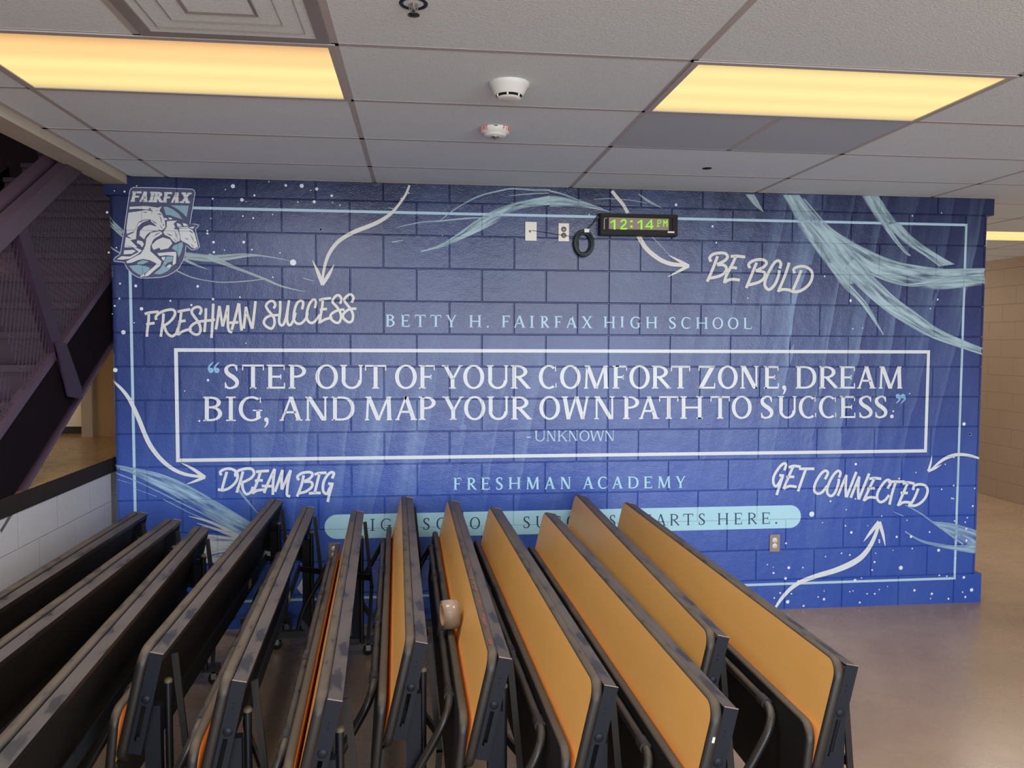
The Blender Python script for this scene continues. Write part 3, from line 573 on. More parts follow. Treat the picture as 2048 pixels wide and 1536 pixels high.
def arrow(label, mat, segs):
    mb = MB()
    for f, s, pts, w in segs: ribbon(mb, [f(p) for p in pts], [x*s for x in (w if isinstance(w, (list, tuple)) else [w]*len(pts))], 5, n=8)
    part(mb, 'arrow', mat, label)
f2, f3, f1, f5 = zoom(640, 340, Z), zoom(1080, 360, Z), zoom(200, 340, Z), zoom(200, 670, Z); S6 = 568/2048; f6 = zoom(1480, 860, S6)
arrow('curved off white arrow pointing down to the upper left words', M['cream'], [(f2, Z, [(797,136),(762,220),(700,310),(640,380),(560,440),(460,490),(330,540),(230,590),(150,650),(90,730),(55,810),(33,900),(22,985)], [18,22,24,28,34,37,38,36,34,32,28,24,18]),
      (f1, Z, [(1893,806),(1940,910),(1984,1022)], [4, 30, 34]), (f2, Z, [(126,840),(80,930),(18,1022)], [4, 30, 34])])
arrow('off white arrow passing behind the digital clock', M['cream'], [(f3, Z, [(640,98),(690,160),(740,220),(782,295)], 30), (f3, Z, [(876,495),(930,590),(1000,660),(1090,720),(1180,750),(1260,757),(1318,765)], [42,40,40,38,36,32,28]), (f3, Z, [(1143,668),(1230,715),(1325,768)], [4,22,34]), (f3, Z, [(1136,862),(1230,815),(1325,762)], [4,22,34])])
arrow('long curved white arrow at the left edge', M['white'], [(f5, Z, [(92,382),(140,430),(200,490),(260,570),(310,670),(350,760),(390,860),(440,970),(510,1070),(590,1150),(680,1210),(780,1245),(900,1262),(935,1268)], [8,20,28,34,38,40,40,40,38,36,32,28,24,20]), (f5, Z, [(722,1138),(830,1195),(935,1270)], [4,26,34]), (f5, Z, [(770,1328),(850,1300),(935,1264)], [4,22,30])])
arrow('small curved white arrow at the right edge', M['white'], [(f6, S6, [(1738,209),(1660,185),(1570,178),(1490,200),(1430,240),(1380,285),(1358,297)], [14,20,24,24,18,14,10]), (f6, S6, [(1384,184),(1375,240),(1357,298)], [3,14,18]), (f6, S6, [(1452,249),(1410,275),(1357,298)], [3,14,18])])
arrow('curved white arrow rising from the floor at right', M['white'], [(f6, S6, [(255,1282),(300,1215),(370,1140),(450,1090),(560,1050),(680,1015),(790,970),(870,920),(930,850),(975,760),(1003,670)], [16,24,28,30,34,38,42,38,32,26,22]), (f6, S6, [(893,803),(940,740),(1003,662)], [4,22,28]), (f6, S6, [(1047,835),(1030,750),(1003,662)], [4,22,28])])

# --- swooshes of paint
f4 = zoom(1540, 370, Z); fl = zoom(200, 920, Z)
def sw(name, mat, bands, ribs, k, label):
    mb = MB()
    for i, (f, A, B_) in enumerate(bands): band(mb, [f(p) for p in A], [f(p) for p in B_], k+.35*i)
    for f, s, pts, w in ribs: ribbon(mb, [f(p) for p in pts], [x*s for x in (w if isinstance(w, (list, tuple)) else [w]*len(pts))], k+1.5, n=8)
    return part(mb, name, mat, label)
sw('paint_swoosh', M['swoosh'], [
    (f4, [(110,88),(180,220),(260,380),(400,580),(540,760),(650,890)], [(265,88),(390,240),(510,350),(620,470),(760,620),(940,850)]),
    (f4, [(480,330),(640,440),(850,560),(1080,660),(1300,715),(1500,740),(1950,738)], [(620,520),(740,650),(880,770),(1000,825),(1200,885),(1500,935),(1948,885)]),
    (f4, [(760,640),(940,850),(1100,1000),(1300,1140),(1500,1280),(1750,1400),(1915,1462)], [(640,770),(850,950),(1000,1090),(1200,1230),(1400,1340),(1600,1420),(1915,1522)]),
    (f4, [(560,690),(760,930),(880,1080),(1015,1335)], [(500,700),(650,910),(800,1050),(1000,1330)])],
   [(f4, Z, [(130,90),(400,430),(640,720),(800,900),(1010,1090),(1210,1225),(1420,1340),(1620,1415),(1915,1515)], [30,34,40,34,26,24,22,20,16]), (f4, Z, [(300,120),(520,370),(700,500),(900,600),(1100,680),(1320,725),(1560,755),(1945,750)], [10,18,18,16,14,16,20,24]), (f4, Z, [(760,640),(940,845),(1110,1010),(1310,1150),(1510,1290),(1760,1405),(1915,1465)], [14,26,22,16,12,14,14]),
    (f4, Z, [(900,790),(1050,850),(1250,890),(1500,860),(1750,840),(1948,850)], [20,26,30,50,70,60])], 1, 'large pale teal paint swoosh at upper right')
sw('paint_swoosh', M['swoosh'], [(f4, [(815,96),(900,240),(1010,380),(1060,440)], [(970,96),(1060,230),(1130,320),(1200,400)]), (f4, [(1010,380),(1100,500),(1200,610),(1250,635)], [(1080,400),(1150,500),(1220,590),(1255,625)]), (f4, [(1030,360),(1200,520),(1400,650),(1500,725)], [(1150,330),(1280,465),(1500,620),(1650,705)])], [], 1, 'second pale teal paint swoosh near the top right corner')
sw('paint_swoosh', M['swooshf'], [(f3, [(1825,128),(1900,220),(1985,285)], [(1910,128),(1960,220),(1992,280)])], [(f3, Z, [(480,172),(620,166),(800,180),(950,205)], [4,8,8,6]), (f3, Z, [(875,122),(960,185),(1090,252)], [6,24,4]), (f3, Z, [(995,505),(1070,580),(1150,665)], [10,8,5])], 1, 'faint paint streaks right of the clock')
sw('paint_swoosh', M['swoosh'], [(f2, [(890,722),(1050,670),(1200,580),(1400,440),(1600,330),(1850,262),(2048,225)], [(900,730),(1100,685),(1250,625),(1450,535),(1650,425),(1800,345),(2048,315)]), (f3, [(88,136),(160,140),(250,158),(400,200),(500,240),(640,285)], [(88,240),(160,238),(250,240),(400,248),(520,265),(630,288)])],
   [(f2, Z, [(1060,458),(1200,350),(1400,240),(1600,185),(1720,166),(1900,176),(2048,180)], [6,12,14,14,18,22,20]), (f3, Z, [(85,97),(200,125),(400,200),(560,256)], [18,14,12,8]), (f2, Z, [(680,512),(900,465),(1060,455),(1300,432),(1540,420)], [3,14,14,16,10]), (f2, Z, [(640,642),(740,626)], [10,6]), (f2, Z, [(608,336),(672,350)], [5,8]), (f2, Z, [(1680,230),(1900,210),(2040,205)], [4,14,8])], 1, 'pale teal paint swoosh above the wall plates')
sw('paint_swoosh', M['swooshf'], [(f1, [(760,728),(1000,752),(1280,742),(1450,758),(1600,785),(1700,810)], [(760,795),(950,820),(1080,815),(1300,778),(1450,772),(1700,814)])],
   [(f1, Z, [(960,770),(1200,868),(1450,965),(1620,1035),(1830,1085)], [70,30,20,18,4]), (f1, Z, [(680,895),(800,950),(950,985),(1100,1000),(1300,990),(1480,968)], [14,12,10,10,10,8]), (f1, Z, [(740,790),(850,845),(965,885)], [30,20,5]), (f1, Z, [(1808,962),(1905,990)], [8,6]), (f1, Z, [(70,400),(110,470),(205,560)], [20,40,46]), (f1, Z, [(75,480),(130,530),(200,592)], [10,16,18]), (f1, Z, [(70,668),(120,705),(180,742)], [10,14,14])], 1, 'pale paint swoosh passing behind the horse emblem')
sw('paint_swoosh', M['swooshb'], [(fl, [(118,36),(300,70),(500,115),(700,190),(900,290),(1050,380),(1200,470),(1360,565),(1500,660)], [(118,72),(250,110),(400,190),(600,290),(800,410),(1000,530),(1150,620),(1260,690),(1340,760)])],
   [(fl, Z, [(118,108),(300,178),(500,272),(700,372),(900,470),(1100,580),(1300,700)], [12,13,12,14,18,18,14]), (fl, Z, [(118,50),(300,78),(500,122),(700,196),(900,296),(1050,386),(1200,476),(1400,600)], [16,22,24,22,22,20,18,14]), (fl, Z, [(160,175),(285,212)], [8,3]), (fl, Z, [(300,252),(505,326)], [4,8]), (fl, Z, [(560,348),(800,470),(1010,565),(1250,690)], [8,12,14,18]), (fl, Z, [(1215,240),(1300,350),(1420,490)], [16,22,8])], 1, 'light blue paint swoosh at lower left')
sw('paint_swoosh', M['swooshw'], [(fl, [(1500,720),(1250,690),(1000,660),(900,652)], [(1500,760),(1250,800),(1000,850),(890,905)]), (fl, [(1520,760),(1250,800),(1000,850),(890,905)], [(1560,900),(1250,915),(1030,920),(880,915)]), (fl, [(1620,640),(1660,690),(1700,760)], [(1640,640),(1690,690),(1720,740)]), (fl, [(1750,1140),(1800,1050),(1815,960)], [(1800,1200),(1816,1180),(1818,1120)])],
   [(fl, Z, [(1280,700),(1000,560),(790,500)], [30,26,4]), (fl, Z, [(1280,720),(1100,640),(860,560)], [30,30,4])], 1, 'white brushed paint fan low behind the tables')
sw('paint_swoosh', M['swooshb'], [(f6, [(1390,662),(1550,680),(1712,728)], [(1430,700),(1550,770),(1640,835),(1712,882)]), (f6, [(1185,724),(1300,788),(1450,820),(1600,830),(1712,800)], [(1195,742),(1350,812),(1500,852),(1712,892)])], [(f6, S6, [(1190,540),(1300,600),(1400,672),(1500,745),(1610,825)], [6,12,14,14,16]), (f6, S6, [(1390,662),(1550,682),(1712,732)], [6,12,12]), (f6, S6, [(1108,590),(1180,622)], [4,7]), (f6, S6, [(1190,730),(1300,798),(1450,838),(1712,880)], [6,14,20,30])], 1, 'light blue paint swoosh at lower right edge')
# --- splatter dots
mb = MB()
def dot(x, y, r, e=1.0):
    c = px_wall(x, y); rr = r*0.0032; y0 = -0.0030
    if c.x+rr > 5.625 and c.z > .2: return
    mb.face([(c.x+rr*e*math.cos(i*math.pi/7), y0, c.z+rr*math.sin(i*math.pi/7)) for i in range(14)])
for q in ('1185,145,17 1655,138,11 1797,142,17 1930,170,14 1376,227,9 1004,257,8 1265,266,15 1908,284,13 1302,282,4 1762,286,6 990,338,8 1273,411,7 1365,429,8 1538,397,5 988,432,5 1963,530,10 958,543,8 957,566,9 1012,643,11 1281,643,12 1015,732,10 1110,713,5 1354,710,7 1603,738,5 1720,824,26 1540,955,6 180,1012,8 320,1032,12 871,1036,11 1008,1150,11 174,1145,8 1247,1133,7 133,1210,8 371,1236,14 628,1165,8 815,1203,9 210,1445,18 305,1360,5 112,1282,4 65,378,10 148,692,6 80,735,8 220,193,8 130,187,5 328,142,5 1118,174,5 1877,182,5 1505,105,5'.split()):
    x, y, r = map(float, q.split(',')); dot(*f1((x, y)), r*Z)
for q in ('105,230,11 113,290,5 178,314,6 725,256,7 790,207,6 5,530,9 1090,583,4'.split()):
    x, y, r = map(float, q.split(',')); dot(*f2((x, y)), r*Z)
for q in ('138,312,18 963,402,10 885,765,8 1300,72,5 755,498,5'.split()):
    x, y, r = map(float, q.split(',')); dot(*f5((x, y)), r*Z)
for q in ('833,246,10 516,606,20 330,816,8 801,738,10 758,690,6 920,690,4 1128,770,9 1232,768,11 1002,793,7 1003,808,7 1430,866,12 1158,993,16 968,951,8 951,1009,7 976,888,5 730,888,6 790,900,7 615,912,5 350,992,11 452,991,6 240,1030,8 196,970,5 238,988,4 327,1070,11 420,1093,12 828,1084,12 874,1066,5 1435,1047,7 1489,1053,6 1612,1062,11 1670,1008,14 1256,1155,10 1381,1180,10 1372,1215,5 1501,1216,8 1623,1203,9 790,1165,5 813,1160,5 915,1180,6 970,1180,7 1002,1150,5 604,1219,10 562,1203,6 342,1238,14 288,1174,7 369,1180,6 246,1210,6 457,1267,8 862,1243,8 1656,30,9 1742,137,6 1540,193,9 1690,420,6 1539,400,7 1452,427,6 1525,492,6 1537,494,6 1676,548,8 1637,632,6 1622,664,6 1545,655,6 1630,711,8 1631,796,9 1705,790,8 1202,650,5 1146,350,7 1266,306,5 1478,247,5 651,513,7 765,574,5 830,496,6 594,668,4 1020,620,5 1240,854,6 1102,866,4 1668,1152,14 1603,1168,6 1062,1127,4 605,1160,4 1553,925,6 1365,735,7'.split()):
    x, y, r = map(float, q.split(',')); dot(*f6((x, y)), r*S6)
for q in ('485,813,9 1490,1020,10 1425,1100,7 1265,275,8 735,1280,7 820,1274,6 715,1030,14 1525,250,6'.split()):
    x, y, r = map(float, q.split(',')); dot(*f4((x, y)), r*Z, 0.8)
for q in ('1725,703,17 1778,794,13 1880,712,7 1885,925,8 1095,590,9 1240,432,6'.split()):
    x, y, r = map(float, q.split(',')); dot(*zoom(1540, 690, Z)((x, y)), r*Z)
for q in ('1535,413,10 1568,558,8 1210,222,12 1847,1052,6 438,308,6'.split()):
    x, y, r = map(float, q.split(',')); dot(*f3((x, y)), r*Z)
part(mb, 'paint_splatter', M['dot'], 'scattered white paint spatter dots over the wall')

# --- horse emblem
E_ = 200/1463; fe = zoom(220, 360, E_)
sh_pts = [(268,300),(288,165),(303,130),(338,108),(760,116),(1195,133),(1230,148),(1245,190),(1170,640),(1250,645),(1300,660),(1288,690),(1252,715),(1265,800),(1300,930),(1310,975),(1285,1000),(1225,1025),(1195,1022),(1150,990),(1128,958),(1112,968),(1100,1080),(1070,1180),(1010,1290),(930,1352),(840,1400),(740,1424),(600,1432),(455,1434),(395,1418),(325,1375),(250,1292),(205,1205),(60,1187),(52,1165),(80,1130),(140,1092),(155,1050),(205,740)]
mb = MB(); poly(mb, [fe(p) for p in sh_pts], 3); emb = part(mb, 'emblem', M['slate'], 'shield emblem with three leaping horses at upper left')
def epart(name, mat, polys, k, label=None):
    mb = MB()
    for pg in polys: poly(mb, [fe(p) for p in pg], k)
    o = mb.build(name, mat, emb)
    if label: o['label'] = label
    return o
mb = MB(); ribbon(mb, [fe(p) for p in sh_pts+[sh_pts[0]]], 9*E_*1.2, 4, smooth=False, closed=True); mb.build('outline', M['eline'], emb)
epart('blue_field', M['eblue'], [[(780,395),(830,390),(920,430),(1010,500),(1060,575),(960,545),(880,515),(815,510),(800,450)],[(885,370),(1152,376),(1120,545),(1060,480),(980,420)],[(1060,905),(1068,960),(1040,1060),(1005,1130),(985,1080),(975,1040),(905,1000),(930,960)],[(280,1255),(400,1240),(530,1262),(590,1290),(560,1330),(470,1385),(420,1382),(340,1330)],[(640,1372),(740,1290),(800,1180),(830,1120),(920,1118),(910,1190),(840,1210),(800,1270),(890,1290),(830,1340),(740,1380)],[(400,1210),(480,1170),(570,1190),(480,1235),(400,1236)]], 4, 'light blue fields of the shield')
epart('horse', M['ehorse'], [[(270,478),(400,460),(520,440),(612,455),(590,575),(500,580),(420,612),(385,680),(350,752),(245,790),(240,700),(258,560)],[(285,392),(420,385),(570,402),(655,410),(560,432),(400,420),(285,428)],[(430,380),(560,384),(700,405),(757,385),(700,450),(640,470),(600,430)],[(620,458),(690,440),(755,388),(722,450),(760,490),(780,540),(802,600),(812,690),(772,732),(740,737),(700,712),(670,662),(605,612),(585,560)],[(232,835),(330,868),(378,862),(300,882),(400,982),(340,988),(212,985),(222,900)],[(580,582),(480,620),(402,690),(388,760),(380,865),(330,868),(250,815),(345,770),(385,690),(420,625),(500,592)]], 4, 'pale left horse')
epart('horse', M['ehorse'], [[(440,740),(500,680),(590,655),(680,682),(720,742),(640,745),(560,790),(500,868),(430,812)],[(530,860),(600,770),(740,748),(770,782),(660,862),(592,960),(590,1040),(680,1120),(752,1190),(740,1250),(640,1330),(560,1402),(512,1412),(520,1370),(640,1270),(682,1222),(580,1172),(480,1155),(400,1175),(310,1212),(245,1215),(240,1190),(350,1130),(450,1080),(495,1010),(520,950)],[(440,1402),(500,1372),(508,1408),(455,1420)],[(830,602),(900,596),(980,595),(930,640),(960,700),(1000,740),(1022,830),(1020,890),(960,917),(920,890),(880,840),(800,800),(780,760),(830,690)],[(790,550),(830,560),(845,580),(800,590)],[(850,548),(900,555),(915,575),(870,580)],[(400,880),(470,895),(498,940),(470,985),(430,945),(390,920)],[(205,1030),(340,1020),(378,1040),(320,1080),(200,1088)],[(100,1158),(170,1115),(290,1120),(420,1052),(300,955),(470,1030),(400,1090),(290,1150),(180,1166)]], 4, 'pale middle horse with outstretched legs')
epart('horse', M['ehorse'], [[(610,950),(680,880),(770,840),(880,870),(912,930),(850,1000),(740,1022),(722,990),(640,1022),(618,990)],[(690,1070),(850,1055),(960,1050),(972,1080),(962,1220),(920,1255),(918,1200),(930,1110),(820,1100),(720,1112)],[(800,1292),(870,1230),(912,1250),(872,1286)],[(755,1125),(812,1125),(790,1182),(760,1160)],[(1010,712),(1140,706),(1170,690),(1242,680),(1202,720),(1240,790),(1270,900),(1286,980),(1230,1006),(1190,982),(1150,942),(1070,902),(1035,880),(1020,780)],[(975,630),(1020,640),(1052,676),(985,682)],[(1060,630),(1110,640),(1146,666),(1080,677)],[(985,690),(1080,688),(1150,682),(1140,700),(1030,705)]], 4, 'pale right horse with raised foreleg')
mb = MB()
for pts, w in (([(610,580),(650,620),(690,640)],14),([(720,520),(745,570),(760,640)],12),([(730,655),(750,690),(775,720)],9),([(770,655),(790,660)],14),([(690,500),(730,500),(760,510)],16),([(480,465),(520,475),(550,470)],12),([(830,780),(880,805),(915,810)],14),([(940,740),(965,800),(970,850)],11),([(935,850),(955,885),(975,905)],9),([(940,705),(990,715)],22),([(1090,850),(1130,865),(1150,870)],12),([(1170,790),(1205,850),(1225,900)],10),([(1180,930),(1210,965),(1225,1000)],9),([(1240,905),(1255,915)],12),([(1150,700),(1190,715),(1230,730)],16),([(1165,740),(1210,780)],12),([(630,830),(690,790),(740,765)],12),([(220,960),(300,975),(370,1000)],8),([(600,960),(650,870),(760,800)],16),([(420,940),(450,965)],14),([(500,860),(560,790),(640,745)],14)):
    ribbon(mb, [fe(p) for p in pts], [2*E_, w*E_, 2*E_] if len(pts) == 3 else w*E_, 5.2, n=5)
mb.build('ink_line', M['slate'], emb)
mb = MB(); text(mb, L('F/300/438 A/418/548 I/560/638 R/625/760 F/765/888 A/880/1010 X/1020/1165', 220, E_), (fe((310,318)), fe((1165,340))), (fe((345,164)), fe((1185,184))), 4, shear=0.2, T=.30, t=.19, sf=.05, sh=.17)
mb.build('emblem_lettering', M['ehorse'], emb)

# ------------------------------------------------------------------ stair at left
def stair():
    t = thing('staircase', 'dark purple steel staircase with mesh guard rising along the left edge', 'staircase', (0, 0, 1.073))
    X = -0.004
    a = px_wall; 
    def atx(px, py, X=X): d = px_ray(px, py); k = (X-OV.x)/d.x; return OV+d*k
    m1 = atx(0, 868); m2 = atx(213, 566); sl = (m2.z-m1.z)/(m2.y-m1.y)
    u1 = atx(120, 858); u2 = atx(220, 690)
    zr = lambda y: m1.z+sl*(y-m1.y)-1.073             # bottom rail of the guard, local z
    zu = lambda y: u1.z+sl*(y-u1.y)-1.073
    rail = atx(92, 388); zt = lambda y: rail.z+sl*(y-rail.y)-1.073
    ca = math.atan(sl); y0, y1 = -1.28, 1.6
    mb = MB(); mb.hexa([(X-0.012, y0, max(zu(y0), -0.08)), (X, y0, max(zu(y0), -0.08)), (X, y0, zr(y0)-0.01), (X-0.012, y0, zr(y0)-0.01)], [(X-0.012, y1, zu(y1)), (X, y1, zu(y1)), (X, y1, zr(y1)-0.01), (X-0.012, y1, zr(y1)-0.01)])
    mb.build('stringer', M['purple_dark'], t)
    mb = MB(); mb.hexa([(-1.3, y0, max(zu(y0), -0.08)), (-1.288, y0, max(zu(y0), -0.08)), (-1.288, y0, zr(y0)+0.02), (-1.3, y0, zr(y0)+0.02)], [(-1.3, y1, zu(y1)), (-1.288, y1, zu(y1)), (-1.288, y1, zr(y1)+0.02), (-1.3, y1, zr(y1)+0.02)]); mb.build('stringer', M['purple_dark'], t)
    n = Vector((0, -math.sin(ca), math.cos(ca)))
    off = lambda y, d, f, x: Vector((x, y, f(y)))+n*d
    mb = MB(); mb.bar(off(y0, -.02, zu, X-.05), off(y1, -.02, zu, X-.05), 0.10, 0.02, 0, n); mb.build('flange', M['purple'], t)
    mb = MB(); mb.bar(off(y0, 0, zr, X-.02), off(y1, 0, zr, X-.02), 0.05, 0.035, 0, n); bevel(mb.build('bottom_rail', M['purple'], t), .004)
    mb = MB(); mb.bar(off(y0, 0, zt, X-.02), off(y1, 0, zt, X-.02), 0.06, 0.095, 0, n); bevel(mb.build('top_rail', M['purple'], t), .006)
    h0 = atx(70, 345, -0.1); zh = lambda y: h0.z+sl*(y-h0.y)-1.073
    mb = MB(); mb.tube([off(y0, 0, zh, -0.1), off(y1, 0, zh, -0.1)], 0.036, 16); mb.build('handrail', M['purple'], t)
    mb = MB(); mb.tube([off(y0, 0, zh, -1.2), off(y1, 0, zh, -1.2)], 0.026, 14); mb.build('handrail', M['purple'], t)
    hp = atx(38, 437); py = hp.y
    for yy in (py, py+1.25):
        top = off(yy, 0.02, zt, X-.02); d = (zt(yy)-zr(yy))*math.cos(ca)
        mb = MB(); mb.bar(top-n*.03, top-n*(d+.20), 0.05, 0.095, 0, (0, 1, 0)); bevel(mb.build('post', M['purple_post'], t), .005)
        fo = top-n*(d+.02)
        if yy == py:
            mb = MB(); q = [fo+n*.05+Vector((.036, -.055, .0)), fo+n*.05+Vector((.036, .055, .0)), fo-n*.24+Vector((.036, .085, 0)), fo-n*.31+Vector((.036, .05, 0)), fo-n*.28+Vector((.036, -.10, 0))]
            mb.face(q); mb.face([p+Vector((.01, 0, 0)) for p in reversed(q)])
            for i in range(5): mb.face([q[i], q[(i+1) % 5], q[(i+1) % 5]+Vector((.01, 0, 0)), q[i]+Vector((.01, 0, 0))])
            mb.build('bracket_plate', M['purple_post'], t)
    # wire mesh between the rails, one panel each side of the post
    for ya, yb in ((y0+.05, py-.04), (py+.05, py+1.2)):
        mb = MB(); D = (zt(0)-zr(0))*math.cos(ca)-.04; Ln = (yb-ya)/math.cos(ca); o = off(ya, .02, zr, X-.02); e = Vector((0, math.cos(ca), math.sin(ca))); st = 0.05
        k = -int(D/st)-1
        while k*st < Ln:
            for sg in (1, -1):
                s0 = k*st; p0, p1 = (s0, 0.0), (s0+D, D)
                if sg < 0: p0, p1 = (s0, D), (s0+D, 0.0)
                # clip in s to [0, Ln]
                def cl(p, q, lim):
                    f = (lim-p[0])/(q[0]-p[0]); return (lim, p[1]+(q[1]-p[1])*f)
                if p0[0] < 0: p0 = cl(p0, p1, 0)
                if p1[0] > Ln: p1 = cl(p0, p1, Ln)
                if p1[0]-p0[0] > .01: mb.bar(o+e*p0[0]+n*p0[1]+Vector((sg*.0012, 0, 0)), o+e*p1[0]+n*p1[1]+Vector((sg*.0012, 0, 0)), 0.0026, 0.0026)
            k += 1
        mb.build('wire_mesh', M['wire'], t)
    # treads with closed risers
    run = 0.28; rise = run*sl; y = y0+.0
    k = 0
    while y < y1+1.2:
        z = zr(y)-.03
        if z > 0.02:
            mb = MB(); mb.box(-1.288, X-.013, y-.025, y+run, z-.035, z); mb.box(-1.288, X-.013, y, y+.012, max(z-rise, 0), z-.03); mb.build('step', M['purple'], t)
        y += run; k += 1
stair()

# ------------------------------------------------------------------ ceiling fittings
LAMP_W, LAMP_C = 29, (0.97, 0.96, 0.96)
def troffer(cx, cy, label, lx=1.17, ly=0.565, lens='lens'):
    t = thing('ceiling_light', label, 'light', (cx, cy, H)); w = .025
    mb = MB()
    for x0, x1, y0, y1 in ((-lx/2-w, lx/2+w, -ly/2-w, -ly/2), (-lx/2-w, lx/2+w, ly/2, ly/2+w), (-lx/2-w, -lx/2, -ly/2, ly/2), (lx/2, lx/2+w, -ly/2, ly/2)): mb.box(x0, x1, y0, y1, -.004, .006)
    mb.build('frame', M['tee'], t)
    mb = MB(); mb.box(-lx/2, lx/2, -ly/2, ly/2, .0005, .0055); mb.build('diffuser', M[lens], t, label='glowing warm yellow lens')
    l = bpy.data.lights.new('lamp_tubes', 'AREA'); l.shape = 'RECTANGLE'; l.size = lx; l.size_y = ly; l.energy = LAMP_W; l.color = LAMP_C
    o = bpy.data.objects.new('lamp_tubes', l); C.objects.link(o); o.parent = t; o.location = (0, 0, -.01)
troffer(TX(1)+.6095, (TY(2)+TY(3))/2, 'glowing warm ceiling light right of centre beside the grey return grilles')
troffer(TX(-1)+.6095, (TY(2)+TY(3))/2, 'glowing warm ceiling light at upper left in front of the air diffuser', lens='lens_warm')
troffer(TX(4)+.6095, (TY(-4)+TY(-3))/2, 'small distant ceiling light over the corridor behind the wall end')
# the same fittings, added unseen over the room behind the camera for more light
for jx in (-1, 1, 3): troffer(TX(jx)+.6095, (TY(7)+TY(8))/2, ['added ceiling light behind the camera over the left tables', '', 'added ceiling light behind the camera in the middle of the room', '', 'added ceiling light behind the camera over the open floor'][jx+1])
for i, (x0, x1) in enumerate(((TX(1)+.014, 3.388), (3.416, TX(2)-.014))):
    mb = MB(); mb.box(x0, x1, TY(2)+.014, TY(1)-.014, H+.0004, H+.0011); o = mb.build('return_grille', M['grille'])
    tag(o, ('left' if i == 0 else 'right')+' one of the two grey return air grilles behind the right ceiling light', 'vent', 'return air grilles')
t = thing('air_diffuser', 'square stepped metal air diffuser in the ceiling at top left', 'vent', (0.955+.31, (TY(3)+TY(4))/2, H))
def square_ring(mb, a, za, b, zb):
    q = lambda s, z: [(-s, -s, z), (s, -s, z), (s, s, z), (-s, s, z)]
    A, Bq = q(a, za), q(b, zb)
    for i in range(4): mb.face([A[i], A[(i+1) % 4], Bq[(i+1) % 4], Bq[i]])
mb = MB(); square_ring(mb, .295, -.003, .255, -.003); square_ring(mb, .255, -.003, .245, .055); mb.face([(-.25, -.25, .055), (.25, -.25, .055), (.25, .25, .055), (-.25, .25, .055)]); mb.build('frame', M['vent'], t)
for r0, z0, r1, z1 in ((.225, -.002, .185, .045), (.165, -.002, .125, .045), (.105, -.002, .0, .03)):
    mb = MB(); square_ring(mb, r0, z0, r1, z1); square_ring(mb, r0, z0+.003, max(r1, .001), z1+.003); mb.build('vane', M['vent'], t)
# sprinkler
q = px_plane_z(827, 8, H); t = thing('sprinkler_head', 'pendant fire sprinkler head in a recessed cup at top centre', 'sprinkler', (q.x, q.y, H+.006))
mb = MB(); mb.lathe([(.043, -.003), (.040, -.008), (.030, -.006), (.029, .004), (.0, .004)], (0, 0, 0), 32); mb.build('cup', M['dark'], t)
mb = MB(); mb.lathe([(.0, -.03), (.006, -.03), (.008, 0), (.012, .004)], (0, 0, 0), 16)
for s in (-1, 1): mb.tube([(s*.010, 0, 0), (s*.012, 0, -.018), (s*.003, 0, -.036)], .0022, 6)
mb.build('body', M['steel'], t)
mb = MB(); mb.lathe([(.0, -.036), (.017, -.036), (.018, -.038), (.0, -.040)], (0, 0, 0), 20); mb.build('deflector', M['dark'], t)
# smoke detector
q = px_plane_z(1018, 168, H); t = thing('smoke_detector', 'white cone shaped smoke detector on the ceiling', 'detector', (q.x, q.y+.0, H+.006))
mb = MB(); mb.lathe([(.0, 0), (.076, 0), (.077, -.012), (.070, -.020), (.056, -.045), (.050, -.050)], (0, 0, 0), 48); mb.build('body', M['white_p'], t)
mb = MB(); mb.lathe([(.045, -.046), (.045, -.058)], (0, 0, 0), 40); mb.build('chamber', M['slot'], t)
mb = MB(); mb.lathe([(.0, -.064), (.030, -.064), (.043, -.060), (.045, -.056), (.0, -.056)], (0, 0, 0), 40)
for i in range(6): a = i*math.pi/3+.3; mb.bar((.046*math.cos(a), .046*math.sin(a), -.045), (.046*math.cos(a), .046*math.sin(a), -.058), .006, .006)
mb.build('cap', M['white_p'], t)
# fire device with red letters round its rim
q = px_plane_z(990, 258, H); t = thing('fire_detector', 'low round white fire detector with red letters nearer the wall', 'detector', (q.x, q.y, H+.006))
mb = MB(); mb.lathe([(.0, 0), (.068, 0), (.070, -.004), (.066, -.026), (.052, -.030), (.051, -.036), (.046, -.041), (.0, -.042)], (0, 0, 0), 56); mb.build('body', M['white_p'], t)
mb = MB(); mb.lathe([(.018, -.041), (.018, -.044), (.008, -.045), (.008, -.052), (.0, -.054)], (0, 0, 0), 24); mb.build('sensor', M['steel'], t)
SEG = {'F': [[(0, 0), (0, 1), (.6, 1)], [(0, .5), (.5, .5)]], 'I': [[(.3, 0), (.3, 1)]], 'R': [[(0, 0), (0, 1), (.5, 1), (.6, .75), (.5, .5), (0, .5)], [(.3, .5), (.6, 0)]], 'E': [[(.6, 0), (0, 0), (0, 1), (.6, 1)], [(0, .5), (.5, .5)]]}
def rim(u, v): a = math.radians(u); h = -.006-.016*(1-v); r = .0700-.004*((-h-.004)/.022)+.0008; return Vector((r*math.cos(a), r*math.sin(a), h))
for start in (-148, -52+12):
    mb = MB()
    for i, ch in enumerate('FIRE'):
        u0 = start-22+i*13
        for st in SEG[ch]:
            pp = []
            for (x0, y0), (x1, y1) in zip(st[:-1], st[1:]): pp += [rim(u0+11*x0, y0), rim(u0+11*x1, y1)]
            for a, b in zip(pp[::2], pp[1::2]): mb.bar(a, b, .0022, .0022)
    mb.build('red_lettering', M['red'], t, label='red FIRE print on the rim')
mb = MB(); p = rim(-92, .85); mb.box(p.x-.008, p.x+.008, p.y-.001, p.y+.004, p.z-.0015, p.z+.0015); mb.build('slot', M['slot'], t)

